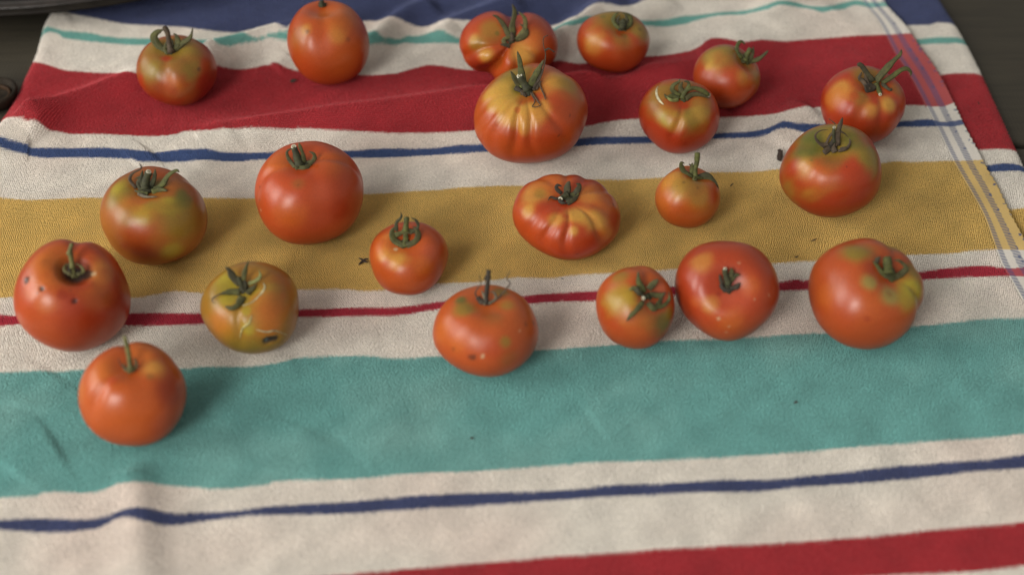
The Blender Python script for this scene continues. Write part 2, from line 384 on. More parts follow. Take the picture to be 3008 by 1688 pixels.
# ofs: crop offset of the coordinates below (crop enlarged 3.363 times)
T = [
 dict(n=1, ofs=(0,0), box=(400,103,638,312), cal=(1690,505), base=RED,
  label='dark shouldered tomato with curled green sepals on the red stripe near the tray', 
  gr=[(-95,.06,.25),(-35,.03,.3),(-150,.03,.3),(60,.03,.3)],
  blobs=[(1700,520,430,OLV,.8),(1560,600,210,BRN,.8),(1800,650,210,BRN,.7),(1900,690,140,OLV,.7),(1500,690,150,OLV,.8),(1690,830,120,ORG,.6),(2050,820,200,DRD,.8),(1600,960,230,DRD,.6),(1640,580,70,RED,.8),(1960,690,22,BLK,.6),(1386,600,12,BLK,.8)],
  stem=('b',[(1690,520),(1668,410),(1652,320),(1618,268)],58,50,None),
  sep=[('g',[(1640,510),(1540,440),(1508,360),(1560,305),(1640,300)],50),('g',[(1625,490),(1560,420),(1545,350),(1600,310)],36),('g',[(1660,535),(1648,470),(1655,395)],62),('g',[(1730,500),(1800,430),(1880,370),(1905,270)],48),('g',[(1720,505),(1757,430),(1745,365),(1715,330)],48),('d',[(1690,500),(1700,430),(1690,380)],40)]),
 dict(n=2, F=0.98, ofs=(740,0), box=(843,1,1085,250), cal=(700,55), base=(.39,.080,.013),
  label='tall smooth orange-red tomato whose stem end tips back over the blue stripe',
  gr=[(-85,.05,.3),(170,.02,.4),(10,.03,.4)],
  blobs=[(470,330,190,OLV,.25),(840,350,120,YEL,.35),(600,760,320,RED,.45),(700,480,150,PNK,.3),(520,290,90,YEL,.3),(555,312,22,BLK,.5),(945,392,26,BLK,.35),(424,295,12,BLK,.7),(650,185,8,BLK,.5),(830,150,260,ORG,.5)],
  stem=('d',[(692,62),(690,35),(688,8)],50,45,None),
  sep=[('d',[(690,62),(672,40),(655,28)],22),('d',[(705,62),(722,42),(735,30)],22)]),
 dict(n=3, F=0.80, ofs=(1300,0), box=(1349,43,1639,236), cal=(680,400), base=RED,
  label='deeply cleft heart-shaped tomato behind the biggest ribbed one',
  gr=[(-118,.30,.20),(85,.30,.24),(-165,.05,.14),(-78,.06,.12),(-35,.05,.15),(200,.05,.14)],
  blobs=[(330,440,150,OLV,.6),(420,540,130,YEL,.7),(310,380,90,YEL,.5),(800,530,180,YEL,.65),(560,600,150,ORG,.7),(480,290,190,OLV,.5),(900,380,160,ORG,.7),(330,640,160,DRD,.7),(700,700,120,ORG,.4),(540,330,25,GRN,.6)],
  stem=('b',[(690,405),(685,360),(682,325)],55,45,None),
  sep=[('g',[(690,380),(690,250),(715,130),(688,38)],52),('o',[(745,385),(812,280),(810,180),(745,115)],46),('g',[(720,400),(822,350),(815,280),(760,235)],44),('g',[(665,390),(612,265),(545,175),(490,150)],46),('o',[(620,435),(600,400),(650,372),(725,390)],38),('d',[(665,455),(610,445),(570,440)],40)]),
 dict(n=4, ofs=(1300,0), box=(1694,33,1909,214), cal=(1770,265), base=RDO,
  label='smooth tomato with a tight curled calyx on the white band behind the red ridge',
  gr=[(-70,.03,.3),(150,.02,.4)],
  blobs=[(1700,170,280,OLV,.75),(1500,430,160,YEL,.6),(1775,400,150,OLV,.6),(1960,300,150,OLV,.7),(1760,335,80,RED,.7),(1700,610,330,RED,.6),(1580,165,35,GRN,.6),(1950,290,25,BLK,.35),(1790,355,40,GRN,.4)],
  stem=('d',[(1775,285),(1785,245),(1792,205)],75,60,None),
  sep=[('g',[(1742,285),(1690,225),(1700,155),(1745,122)],40),('g',[(1800,288),(1862,225),(1842,155),(1775,128)],44),('d',[(1772,290),(1728,215),(1752,150)],34),('d',[(1790,288),(1822,205),(1800,140)],34),('d',[(1760,285),(1760,225),(1802,180)],38)]),
 dict(n=5, F=0.95, ofs=(1800,60), box=(2036,131,2234,319), cal=(1312,395), base=RDO,
  label='small brownish-shouldered tomato with a bushy green calyx leaning right on the red stripe',
  gr=[(-140,.03,.3),(-80,.03,.3)],
  blobs=[(1050,330,230,OLV,.75),(1000,430,140,YEL,.45),(1130,400,130,BRN,.6),(1290,560,95,YEL,.5),(1100,670,260,RED,.5),(1430,560,110,OLV,.5),(1050,260,14,BLK,.7),(1430,490,18,BLK,.4),(940,470,60,YEL,.5)],
  stem=('g',[(1305,410),(1330,335),(1362,280)],55,50,None),
  sep=[('g',[(1270,385),(1225,320),(1235,240),(1270,210),(1310,242)],40),('g',[(1300,412),(1265,355),(1215,290)],52),('g',[(1352,412),(1440,382),(1505,330),(1540,295)],38),('g',[(1340,402),(1382,330),(1390,255)],32),('g',[(1320,425),(1362,395),(1395,330)],42),('g',[(1290,420),(1290,370),(1330,300)],48)]),
 dict(n=6, F=0.80, ofs=(1300,0), box=(1392,186,1727,480), cal=(830,905), base=RDO,
  label='biggest ribbed tomato with yellow shoulders and torn green sepals beside the thin blue line',
  gr=[(-107,.075,.085),(-86,.05,.07),(-52,.04,.09),(-130,.045,.11),(-150,.04,.11),(-170,.03,.12),(100,.03,.2),(45,.03,.2),(10,.02,.2)],
  blobs=[(700,800,280,OLV,.75),(560,900,200,YEL,.75),(620,1120,115,YEL,.75),(450,930,110,YEL,.7),(800,1150,150,YEL,.8),(950,1080,130,YEL,.7),(1150,790,210,YEL,.65),(1250,840,170,OLV,.55),(500,1030,95,YEL,.6),(730,870,80,GRN,.6),(785,1290,75,YEL,.5),(740,1090,38,RDO,.6),(930,960,70,RED,.8),(1180,950,130,RED,.5),(750,690,200,OLV,.5),(560,740,90,RDO,.6),(1000,1450,330,RED,.4),(1258,1145,10,BLK,.6),(1140,1350,9,BLK,.6),(1375,1275,12,BLK,.5)],
  stem=('d',[(845,900),(805,830),(765,760)],85,70,(762,755,30)),
  sep=[('g',[(805,840),(775,700),(760,590),(738,505)],52),('g',[(765,855),(712,775),(672,702)],48),('g',[(860,870),(920,745),(1002,588)],66),('b',[(880,870),(962,780),(1010,620),(1016,520),(994,440),(1000,372),(1042,352)],11),('k',[(1008,505),(1050,482),(1106,517)],15),('b',[(930,885),(968,800),(960,840),(1000,935),(1016,985)],16),('b',[(870,915),(912,1000),(886,1052),(922,1060)],12),('b',[(880,910),(940,1000),(966,1040),(922,1058)],12),('b',[(795,935),(850,885),(872,850)],62),('p',[(738,868),(805,850)],38),('k',[(900,890),(945,800),(985,680)],34),('k',[(715,860),(760,890),(820,930)],44)]),
 dict(n=7, ofs=(1800,60), box=(1876,232,2114,452), cal=(700,785), base=RED,
  label='tomato with a pale crescent scar and a bent green stem on the thin blue line',
  gr=[(-105,.06,.14),(-60,.025,.25),(-165,.02,.3)],
  blobs=[(500,720,230,OLV,.6),(700,640,160,OLV,.45),(560,960,120,YGR,.7),(790,950,170,OLV,.75),(640,1040,90,YEL,.6),(860,900,120,YEL,.5),(600,830,120,RED,.6),(700,835,55,RED,.8),(650,1160,170,DRD,.4),(880,820,160,OLV,.45),(720,1215,25,DRD,.6)],
  stem=('g',[(685,775),(722,695),(800,668),(880,692),(948,738)],44,44,(950,742,20)),
  sep=[('g',[(660,772),(585,750),(535,760),(508,725)],36),('p',[(650,785),(600,792),(560,780),(522,742)],30),('g',[(672,745),(590,695),(600,640),(652,608),(662,578)],36),('g',[(690,725),(668,655),(690,605)],44),('g',[(712,715),(748,662),(745,612),(700,602)],38),('g',[(720,775),(790,732),(870,738),(962,772)],46)],
  scars=[('p',[(450,650),(432,700),(440,755),(468,800),(502,832)],24)]),
 dict(n=8, ofs=(2248,0), box=(2410,193,2661,425), cal=(1065,870), base=RED,
  label='tomato with two long horn-like sepals beside the towel hem on the red stripe',
  gr=[(-120,.05,.2),(-78,.045,.16),(-30,.03,.2)],
  blobs=[(740,870,180,YEL,.55),(1000,760,250,OLV,.6),(1220,1030,140,YEL,.75),(960,980,130,OLV,.5),(1050,1100,110,YEL,.55),(700,960,160,ORG,.5),(880,940,60,RED,.6),(1300,880,120,OLV,.4),(1000,1300,300,RED,.4)],
  stem=('g',[(1095,820),(1118,885),(1135,932)],46,38,(1136,942,16)),
  sep=[('d',[(1065,805),(1002,722),(952,652),(922,636),(918,660)],44),('g',[(1090,805),(1172,708),(1262,608),(1332,540),(1345,488)],56),('g',[(1152,825),(1252,758),(1342,692),(1402,680),(1440,718),(1434,758)],42),('b',[(1015,875),(962,802),(928,770),(955,712)],42),('b',[(1022,885),(1002,800),(980,718)],42),('d',[(1150,822),(1202,870),(1240,892),(1246,868)],22),('k',[(990,885),(1060,860),(1100,840)],80)]),
 dict(n=9, F=0.90, ofs=(2200,300), box=(2289,364,2590,639), cal=(830,485), base=(.34,.048,.011),
  label='large tomato with a dark green top and a tangle of dried brown sepals',
  gr=[(-150,.03,.2),(-100,.02,.3),(20,.03,.25),(160,.03,.2)],
  blobs=[(800,400,400,OLV,1.0),(580,455,190,GRN,.7),(610,345,150,GRN,.6),(1180,540,210,OLV,.85),(830,600,180,BRN,.65),(560,640,120,YEL,.5),(700,720,170,ORG,.45),(1050,400,140,GRN,.6),(1000,700,150,RED,.4),(970,640,8,BLK,.7),(620,580,14,GRN,.8)],
  stem=('d',[(842,400),(836,310),(842,252)],34,30,(842,245,16)),
  sep=[('b',[(870,430),(880,300),(910,200),(926,152)],46),('b',[(742,500),(850,420),(902,380)],60),('b',[(750,455),(682,392),(655,332),(700,285),(785,272)],18),('b',[(760,425),(800,332),(860,290),(930,300),(985,352)],20),('b',[(882,485),(962,462),(1000,402),(990,358)],20),('b',[(782,405),(740,422),(690,400)],38),('b',[(850,492),(830,432),(852,380)],48),('b',[(900,465),(942,462),(992,432)],36),('b',[(855,218),(822,190),(788,164)],9),('k',[(790,440),(820,400),(840,350)],40)]),
 dict(n=10, F=0.90, ofs=(600,380), box=(748,414,1068,719), cal=(985,345), base=(.40,.070,.015),
  label='large smooth red tomato with a hollow cut stem on the yellow stripe edge',
  gr=[(-160,.05,.16),(12,.05,.14),(-60,.025,.3),(100,.02,.3)],
  blobs=[(700,330,210,ORG,.55),(930,540,100,BRN,.55),(1200,340,210,ORG,.4),(900,860,210,ORG,.35),(1150,620,150,PNK,.25),(1350,800,220,DRD,.4),(545,690,18,BLK,.7),(553,575,8,BLK,.8),(557,790,14,PAL,.5),(1240,205,15,BLK,.5),(1100,420,180,RED,.4),(920,545,18,BLK,.35)],
  stem=('d',[(945,365),(918,280),(886,178)],95,62,(883,170,27)),
  sep=[('g',[(892,372),(835,292),(818,222),(868,185)],32),('g',[(990,352),(976,252),(946,172),(935,128)],38),('g',[(1040,345),(1088,292),(1082,242),(1030,218)],36),('g',[(1000,355),(1052,322),(1098,290)],40),('g',[(900,378),(1000,375),(1085,320)],44),('d',[(920,378),(905,320),(880,280)],36)]),
 dict(n=11, ofs=(0,420), box=(293,488,610,779), cal=(1460,470), base=(.27,.092,.014),
  label='brownish half-ripe tomato with green blotches across the yellow stripe edge',
  gr=[(40,.04,.2),(130,.03,.3),(-100,.015,.3)],
  blobs=[(1150,500,200,OLV,.75),(1150,450,110,YGR,.6),(1680,620,90,YGR,.8),(1590,400,100,GRN,.6),(1350,600,190,ORG,.5),(1350,900,230,RED,.55),(1250,740,130,OLV,.4),(1420,740,110,YGR,.45),(1800,800,260,OLV,.6),(1700,1060,130,YGR,.55),(1600,280,160,RDO,.5),(1400,1090,170,DRD,.5),(1800,500,80,GRN,.6),(1880,560,40,GRN,.35),(1750,720,22,BRN,.5)],
  stem=('d',[(1435,460),(1442,370),(1466,292)],85,72,(1468,286,26)),
  sep=[('b',[(1342,445),(1283,362),(1310,300),(1396,250),(1374,198)],22),('d',[(1400,482),(1360,402),(1390,340),(1328,356)],36),('d',[(1480,445),(1522,352),(1535,255)],44),('g',[(1520,455),(1602,412),(1662,320),(1742,270),(1772,292)],44),('g',[(1500,485),(1582,462),(1655,472)],48),('g',[(1460,505),(1400,492),(1325,468)],44),('d',[(1412,435),(1400,352),(1408,270)],42),('e',[(1360,500),(1440,530),(1560,530)],22)]),
 dict(n=12, F=0.72, ofs=(1460,440), box=(1505,511,1823,764), cal=(700,470), base=RED,
  label='flat ribbed tomato with orange-yellow segments in the middle of the yellow stripe',
  gr=[(-118,.055,.10),(-92,.06,.075),(-48,.06,.10),(-145,.045,.12),(-15,.03,.16),(30,.05,.12),(62,.055,.12),(92,.05,.12),(125,.04,.14),(165,.03,.2)],
  blobs=[(350,450,210,YEL,.6),(520,320,230,ORG,.7),(300,600,100,YEL,.6),(580,690,110,YEL,.6),(780,650,150,YEL,.75),(950,700,190,YEL,.75),(760,800,80,YEL,.7),(1050,480,220,ORG,.7),(470,580,130,RED,.75),(685,650,36,RED,.6),(950,880,130,RED,.8),(420,440,70,OLV,.5),(690,535,80,RED,.8),(1150,545,18,BLK,.7),(900,470,150,YEL,.35),(800,1030,8,BLK,.6)],
  stem=('d',[(700,440),(655,465),(630,485)],64,56,(628,488,24)),
  sep=[('k',[(640,435),(588,382),(600,350),(642,362)],36),('d',[(690,430),(700,352),(716,308)],56),('d',[(760,435),(802,392),(812,345),(778,336)],46),('g',[(720,450),(782,442),(802,400)],56),('k',[(640,475),(580,482),(530,465),(503,502)],18),('d',[(690,525),(762,492),(805,455)],48),('k',[(610,480),(640,520),(700,525)],34)]),
 dict(n=13, F=0.95, ofs=(1460,440), box=(1924,487,2116,670), cal=(1960,275), base=(.40,.105,.016),
  label='small round orange tomato with a tall upright green stem on the yellow stripe',
  gr=[(-80,.02,.3),(150,.02,.3)],
  blobs=[(1800,350,160,OLV,.55),(1700,300,150,YEL,.45),(1990,470,190,OLV,.5),(1940,400,100,BRN,.5),(1800,620,150,RDO,.5),(2150,450,110,RED,.6),(1920,700,220,RDO,.45),(1845,325,16,BLK,.4),(1775,355,9,BLK,.5),(1980,375,14,BLK,.35),(1790,450,90,YEL,.3)],
  stem=('g',[(1962,275),(1958,200),(1976,115),(1980,32)],46,54,None),
  sep=[('g',[(1932,275),(1862,232),(1824,172),(1820,130),(1852,134)],48),('g',[(1920,245),(1925,175),(1930,128)],36),('d',[(1982,272),(2062,250),(2142,302),(2192,385)],46),('g',[(2000,275),(2082,272),(2165,325)],42),('p',[(1950,298),(1966,252),(1962,215)],38),('b',[(1932,172),(1898,142),(1920,152)],12),('g',[(1940,285),(1990,285),(2040,280)],44)]),
 dict(n=14, ofs=(600,380), box=(1085,651,1317,867), cal=(1985,1125), base=RED,
  label='small bright red tomato with a closed cage-like green calyx by the yellow stripe edge',
  gr=[(-125,.03,.25),(-60,.02,.3),(90,.03,.3)],
  blobs=[(1760,1240,105,YEL,.6),(1900,1275,130,YEL,.6),(1720,1200,150,ORG,.6),(2150,1350,120,ORG,.45),(2230,1200,120,PNK,.3),(1900,1200,90,ORG,.5),(1890,1185,22,PAL,.6)],
  stem=('g',[(1990,1000),(1996,915),(2000,868)],62,50,None),
  sep=[('g',[(1980,1155),(1878,1092),(1858,1000),(1920,945)],56),('g',[(2000,1155),(2095,1102),(2112,1010),(2060,955)],56),('g',[(1992,1155),(1992,1065),(1985,985)],56),('d',[(1900,1005),(1898,925),(1945,870),(1945,818)],30),('d',[(2030,1025),(2112,962),(2092,900),(2038,868)],30),('g',[(1960,1015),(2050,1005),(2110,1030)],46),('g',[(1885,1045),(1960,1015),(2005,965)],42)]),
 dict(n=15, F=0.95, ofs=(0,660), box=(39,702,384,1033), cal=(735,475), base=(.345,.042,.010),
  label='large red tomato with dark split holes in its skin on the thin red line',
  gr=[(98,.07,.22),(-150,.03,.25),(-20,.03,.25),(-90,.015,.3)],
  blobs=[(550,300,240,ORG,.55),(500,480,250,ORG,.65),(1020,480,190,YEL,.35),(950,700,180,ORG,.5),(450,780,150,ORG,.55),(330,640,150,ORG,.5),(1200,600,220,DRD,.7),(750,1010,320,DRD,.4),(262,555,38,BLK,.95),(285,525,22,BLK,.8),(405,625,28,BLK,.95),(375,665,18,BLK,.6),(735,755,30,BLK,.95),(620,700,55,DRD,.5),(700,720,60,DRD,.4),(740,475,150,BLK,.95),(860,480,55,BLK,.8),(915,480,30,PAL,.5),(290,620,60,PNK,.4),(690,650,14,BLK,.4)],
  stem=('o',[(715,430),(702,335),(690,265),(710,186)],52,40,None),
  sep=[('o',[(700,492),(638,452),(650,402),(695,380)],32),('o',[(722,505),(715,442),(716,388)],40),('o',[(760,492),(822,462),(800,412),(738,378)],32),('k',[(690,480),(680,420),(700,370)],24),('o',[(672,300),(690,262),(722,290)],38)]),
 dict(n=16, ofs=(500,700), box=(588,767,878,1039), cal=(735,520), base=(.30,.160,.018),
  label='yellow-green unripe tomato with corky scars and a dark sunken pit',
  gr=[(-95,.04,.12),(20,.02,.3)],
  blobs=[(560,430,170,YGR,.85),(450,560,190,OLV,.5),(560,600,100,YGR,.6),(800,580,130,YGR,.6),(1050,520,150,OLV,.65),(480,850,180,ORG,.5),(1000,660,190,RDO,.5),(1000,860,190,ORG,.6),(1100,420,170,RDO,.35),(700,280,160,BRN,.5),(720,1060,220,OLV,.6),(770,900,90,YGR,.6),(955,1018,48,BLK,.95),(1025,992,44,BLK,.95),(990,1005,46,BLK,.95),(962,1016,18,(.2,.24,.22),.8),(760,720,50,YGR,.6),(465,670,12,BRN,.7),(455,610,12,BRN,.6)],
  stem=('d',[(712,500),(695,440),(672,385)],54,48,None),
  sep=[('d',[(692,460),(622,382),(582,312),(543,283)],54),('g',[(722,412),(740,322),(776,212)],44),('g',[(690,530),(590,528),(490,546)],60),('b',[(500,545),(430,582),(410,612),(430,640)],10),('g',[(712,570),(672,652),(605,690),(538,668)],58),('p',[(772,445),(842,420),(890,370),(874,308)],36),('g',[(762,545),(802,502),(852,450)],46),('d',[(720,520),(735,450),(730,400)],50)],
  scars=[('e',[(715,662),(800,642),(880,572),(932,492),(922,440)],26),('y',[(805,758),(778,832),(712,890),(688,985)],22),('e',[(850,900),(950,922),(1040,910),(1155,952)],16)]),
 dict(n=17, ofs=(1150,730), box=(1271,836,1582,1107), cal=(938,545), base=(.38,.072,.016),
  label='speckled orange-red tomato with a dark dry stem straddling the teal stripe edge',
  gr=[(-90,.02,.3),(-150,.02,.3),(60,.02,.3)],
  blobs=[(720,590,130,OLV,.7),(690,510,75,GRN,.7),(1090,420,110,GRN,.6),(1010,680,140,BRN,.5),(1150,560,110,OLV,.5),(500,810,180,ORG,.5),(650,960,150,ORG,.45),(1130,920,60,OLV,.6),(1150,1090,110,BRN,.4),(790,1068,38,BLK,.6),(830,1058,26,BLK,.5),(905,1060,20,PAL,.9),(1405,740,26,BLK,.8),(1325,750,24,BLK,.5),(620,990,26,BLK,.4),(980,1000,120,RED,.4),(1260,810,14,PAL,.5)],
  stem=('k',[(935,545),(940,425),(955,300),(960,215)],46,46,None),
  sep=[('b',[(862,505),(828,442),(852,390),(882,350),(866,258)],14),('e',[(922,552),(920,482),(888,408)],34),('e',[(962,545),(1032,492),(1012,432),(958,428)],26),('b',[(1050,495),(1122,412),(1172,340),(1138,290),(1174,218)],12),('k',[(850,480),(900,530),(980,530)],44),('k',[(925,310),(955,260),(985,300)],34)]),
 dict(n=18, F=0.95, ofs=(1700,680), box=(1750,780,1982,1025), cal=(690,640), base=(.37,.066,.014),
  label='small lopsided tomato with a star of fresh green sepals facing up, touching a larger one',
  gr=[(170,.04,.25),(100,.04,.25),(-60,.02,.3)],
  blobs=[(400,660,210,YGR,.55),(400,450,160,OLV,.55),(640,830,110,BRN,.6),(840,880,150,GRN,.65),(900,800,100,OLV,.6),(450,900,150,RDO,.5),(810,560,90,PNK,.45),(830,660,50,PNK,.4),(600,960,150,ORG,.35),(540,340,30,BRN,.7)],
  stem=('d',[(690,630),(660,648),(640,656)],50,44,(637,656,20)),
  sep=[('g',[(645,605),(592,492),(588,392)],58),('p',[(625,595),(560,560),(493,572)],50),('g',[(690,570),(742,512),(788,472)],62),('g',[(635,690),(572,772),(512,832),(472,888)],44),('g',[(680,705),(742,760),(802,692),(832,600)],56),('g',[(740,755),(832,732),(892,670),(890,588)],34),('g',[(700,620),(802,632),(855,600)],54),('d',[(560,560),(600,610),(680,640)],48)]),
 dict(n=19, ofs=(1700,680), box=(1982,707,2290,1001), cal=(1480,545), base=(.37,.056,.014),
  label='large round red tomato with a blocky short calyx, touching the lopsided one',
  gr=[(40,.02,.3),(-160,.02,.3)],
  blobs=[(1200,310,130,YEL,.38),(1290,740,130,YEL,.38),(1500,880,170,ORG,.45),(1700,520,130,ORG,.4),(1480,650,120,PNK,.25),(1380,855,20,PAL,.5),(1475,935,14,PAL,.5),(1450,990,12,PAL,.5),(1740,665,14,PAL,.4),(1880,630,12,PAL,.4),(1590,310,16,PAL,.3),(1390,610,30,DRD,.5),(1150,700,90,ORG,.35)],
  stem=('d',[(1480,520),(1450,420),(1446,372)],64,54,(1442,378,18)),
  sep=[('g',[(1480,490),(1542,432),(1592,428)],54),('k',[(1500,565),(1562,542),(1592,500)],54),('k',[(1425,548),(1402,472),(1390,418)],38),('d',[(1450,578),(1482,522),(1502,480)],46),('g',[(1490,470),(1512,392),(1500,355)],40),('k',[(1400,520),(1440,575),(1540,575)],42)],),
 dict(n=20, F=0.90, ofs=(2248,660), box=(2374,699,2714,1026), cal=(1225,500), base=(.36,.070,.014),
  label='largest tomato with pale green round blotches and a thick green stem, above the teal stripe',
  gr=[(75,.05,.18),(-28,.055,.16),(25,.03,.2),(120,.03,.25)],
  blobs=[(900,270,200,OLV,.8),(1250,210,210,OLV,.65),(1040,570,110,PGR,.6),(1240,700,170,PGR,.6),(1450,640,230,YGR,.8),(1450,450,140,OLV,.7),(1400,740,180,YGR,.55),(600,720,150,ORG,.35),(1050,820,210,ORG,.2),(1222,680,38,BRN,.5),(1000,920,35,DRD,.4),(1030,420,120,RED,.5),(1200,560,60,RED,.5),(1100,340,60,BRN,.4)],
  stem=('g',[(1215,480),(1212,400),(1205,322)],105,80,None),
  sep=[('g',[(1240,530),(1152,482),(1102,402),(1060,355)],50),('g',[(1250,532),(1332,492),(1386,432),(1372,378)],54),('g',[(1300,522),(1396,442),(1332,360),(1268,348)],38),('d',[(1100,375),(1108,340),(1142,318)],36),('d',[(1180,470),(1200,430),(1240,420)],60)]),
 dict(n=21, F=0.98, ofs=(150,950), box=(229,1003,548,1310), cal=(785,455), base=(.39,.075,.012),
  label='orange-red tomato with a straight pale stem standing alone on the teal stripe',
  gr=[(-132,.055,.16),(112,.05,.2),(-60,.02,.3),(30,.03,.25)],
  blobs=[(480,480,210,ORG,.65),(1010,430,140,YEL,.5),(900,280,160,ORG,.6),(980,530,42,BRN,.6),(300,660,130,ORG,.5),(600,560,80,RED,.6),(1200,700,220,DRD,.55),(1100,1000,260,DRD,.3),(785,450,70,DRD,.6)],
  stem=('o',[(788,460),(772,335),(746,205),(724,125)],58,34,None),
  sep=[('o',[(770,468),(728,442),(718,388)],30),('o',[(800,468),(842,422),(832,362),(812,328)],30),('o',[(782,472),(786,408)],34),('b',[(742,455),(682,392),(668,338)],10)]),
]

NT, NP = 84, 120
def fruit_shape(F, gr, seed):
    r = np.random.RandomState(seed)
    th = np.linspace(0.0, math.pi, NT)[:, None]
    th = th - 0.10 * np.sin(2 * th) * 0.5
    ph = np.linspace(0, 2 * math.pi, NP, endpoint=False)[None]
    rho = np.sin(th) ** 0.92 * np.ones_like(ph)
    z = np.cos(th) * F * np.ones_like(ph)
    z = z - 0.24 * F * np.exp(-(th / 0.40) ** 2) + 0.05 * np.exp(-((math.pi - th) / 0.5) ** 2)
    L = np.ones((NT, NP))
    L += 0.022 * np.cos(2 * ph + r.uniform(0, 6)) * np.sin(th) + 0.02 * np.cos(3 * ph + r.uniform(0, 6)) * np.sin(th)
    L += 0.012 * np.cos(5 * ph + r.uniform(0, 6)) * np.sin(th)
    z = z + 0.045 * np.cos(ph + r.uniform(0, 6)) * np.sin(th) ** 2
    U_ = np.stack([np.sin(th) * np.cos(ph), np.sin(th) * np.sin(ph), np.cos(th) * np.ones_like(ph)], -1)
    L += 0.016 * Noise(seed + 300, 2.6, 10)(U_) + 0.005 * Noise(seed + 400, 6.0, 10)(U_)
    g = np.exp(-((th - 0.75) / 0.75) ** 2)
    G = np.zeros((NT, NP))
    g = g * np.clip((th - 0.10) / 0.38, 0, 1) ** 1.2
    for a, dep, w in gr:
        dphi = (ph - math.radians(a) + math.pi) % (2 * math.pi) - math.pi
        wig = dphi + 0.04 * np.sin(th * 5 + a)
        k = np.exp(-(wig / (w * (1.0 + 0.0 * th))) ** 2)
        gg = g if dep < .2 else np.exp(-((th - 0.9) / 1.1) ** 2) * np.clip((th - 0.03) / 0.3, 0, 1)
        L -= dep * k * gg
        z -= dep * 0.75 * k * gg * F
        G += dep * k * gg
    rho = rho * L
    V = np.stack([rho * np.cos(ph), rho * np.sin(ph), z], -1)
    return V, G, th * np.ones_like(ph)

def fit_tomato(s):
    ox, oy = s['ofs']
    x0, y0, x1, y1 = s['box']
    cal = np.array([s['cal'][0] / 3.363 + ox, s['cal'][1] / 3.363 + oy])
    tw, thh = x1 - x0, y1 - y0; tc = np.array([(x0 + x1) / 2, (y0 + y1) / 2])
    R = tw / 2 * 0.95 / FPX; F = s.get('F', 0.88); K = 1.0
    UPV = np.array([0, 0.45, 0.893])
    C = on_plane(tc, ZT + R * 0.8)
    for it in range(26):
        V, G, th = fruit_shape(F, s['gr'], s['n'])
        rd = V[0, 0, 2] * R
        d = rays(cal); d = d / np.linalg.norm(d)
        oc = CAM - C; b = d @ oc; c = oc @ oc - rd * rd; disc = b * b - c
        off = CAM + d * (-b) - C                      # offset of the stem end across the view
        lim = 0.90 * rd; lo = np.linalg.norm(off)
        if lo > lim: off *= lim / lo; lo = lim
        a = off - d * math.sqrt(max(rd * rd - lo * lo, 0)); a = a / np.linalg.norm(a)
        if a[2] < 0.25: a[2] = 0.25; a /= np.linalg.norm(a)
        ex = RIGHT - a * (RIGHT @ a); ex /= np.linalg.norm(ex); ey = np.cross(a, ex)
        M = np.stack([ex, ey, a], 0)
        W = (V.reshape(-1, 3) @ M) * R
        W = W + ((K - 1) * (W @ UPV))[:, None] * UPV   # a little squat or tall
        gz = float(height(np.array([C[0]]), np.array([C[1]]))[0])
        C[2] = gz + 0.0010 - W[:, 2].min()
        P, t = project(W + C)
        bb = np.array([P[:, 0].min(), P[:, 1].min(), P[:, 0].max(), P[:, 1].max()])
        w, h = bb[2] - bb[0], bb[3] - bb[1]
        if it < 25:
            R *= (tw / w) ** 0.8
            K = float(np.clip(K * ((thh / h) / (tw / w)) ** 0.8, 0.70, 1.30))
            dep = float(np.mean(t))
            C[0] += (tc[0] - (bb[0] + bb[2]) / 2) * dep / FPX * 0.8
            C[1] += ((bb[1] + bb[3]) / 2 - tc[1]) * dep / FPX / SP * 0.7
    s.update(C=C.copy(), R=R, F=K, M=M, V=W, G=G.ravel(), th=th.ravel(), gz=gz, axis=a,
             err=[float(v) for v in (bb - np.array([x0, y0, x1, y1]))])
for s in T: fit_tomato(s)
for s in T:
    FLAT.append((s['C'][0], s['C'][1], s['gz'], s['R'] * 0.75))
    print('TOMATO', s['n'], 'R mm %.1f F %.2f' % (s['R'] * 1000, s['F']), 'C', np.round(s['C'], 3), 'err px', np.round(s['err'], 1))

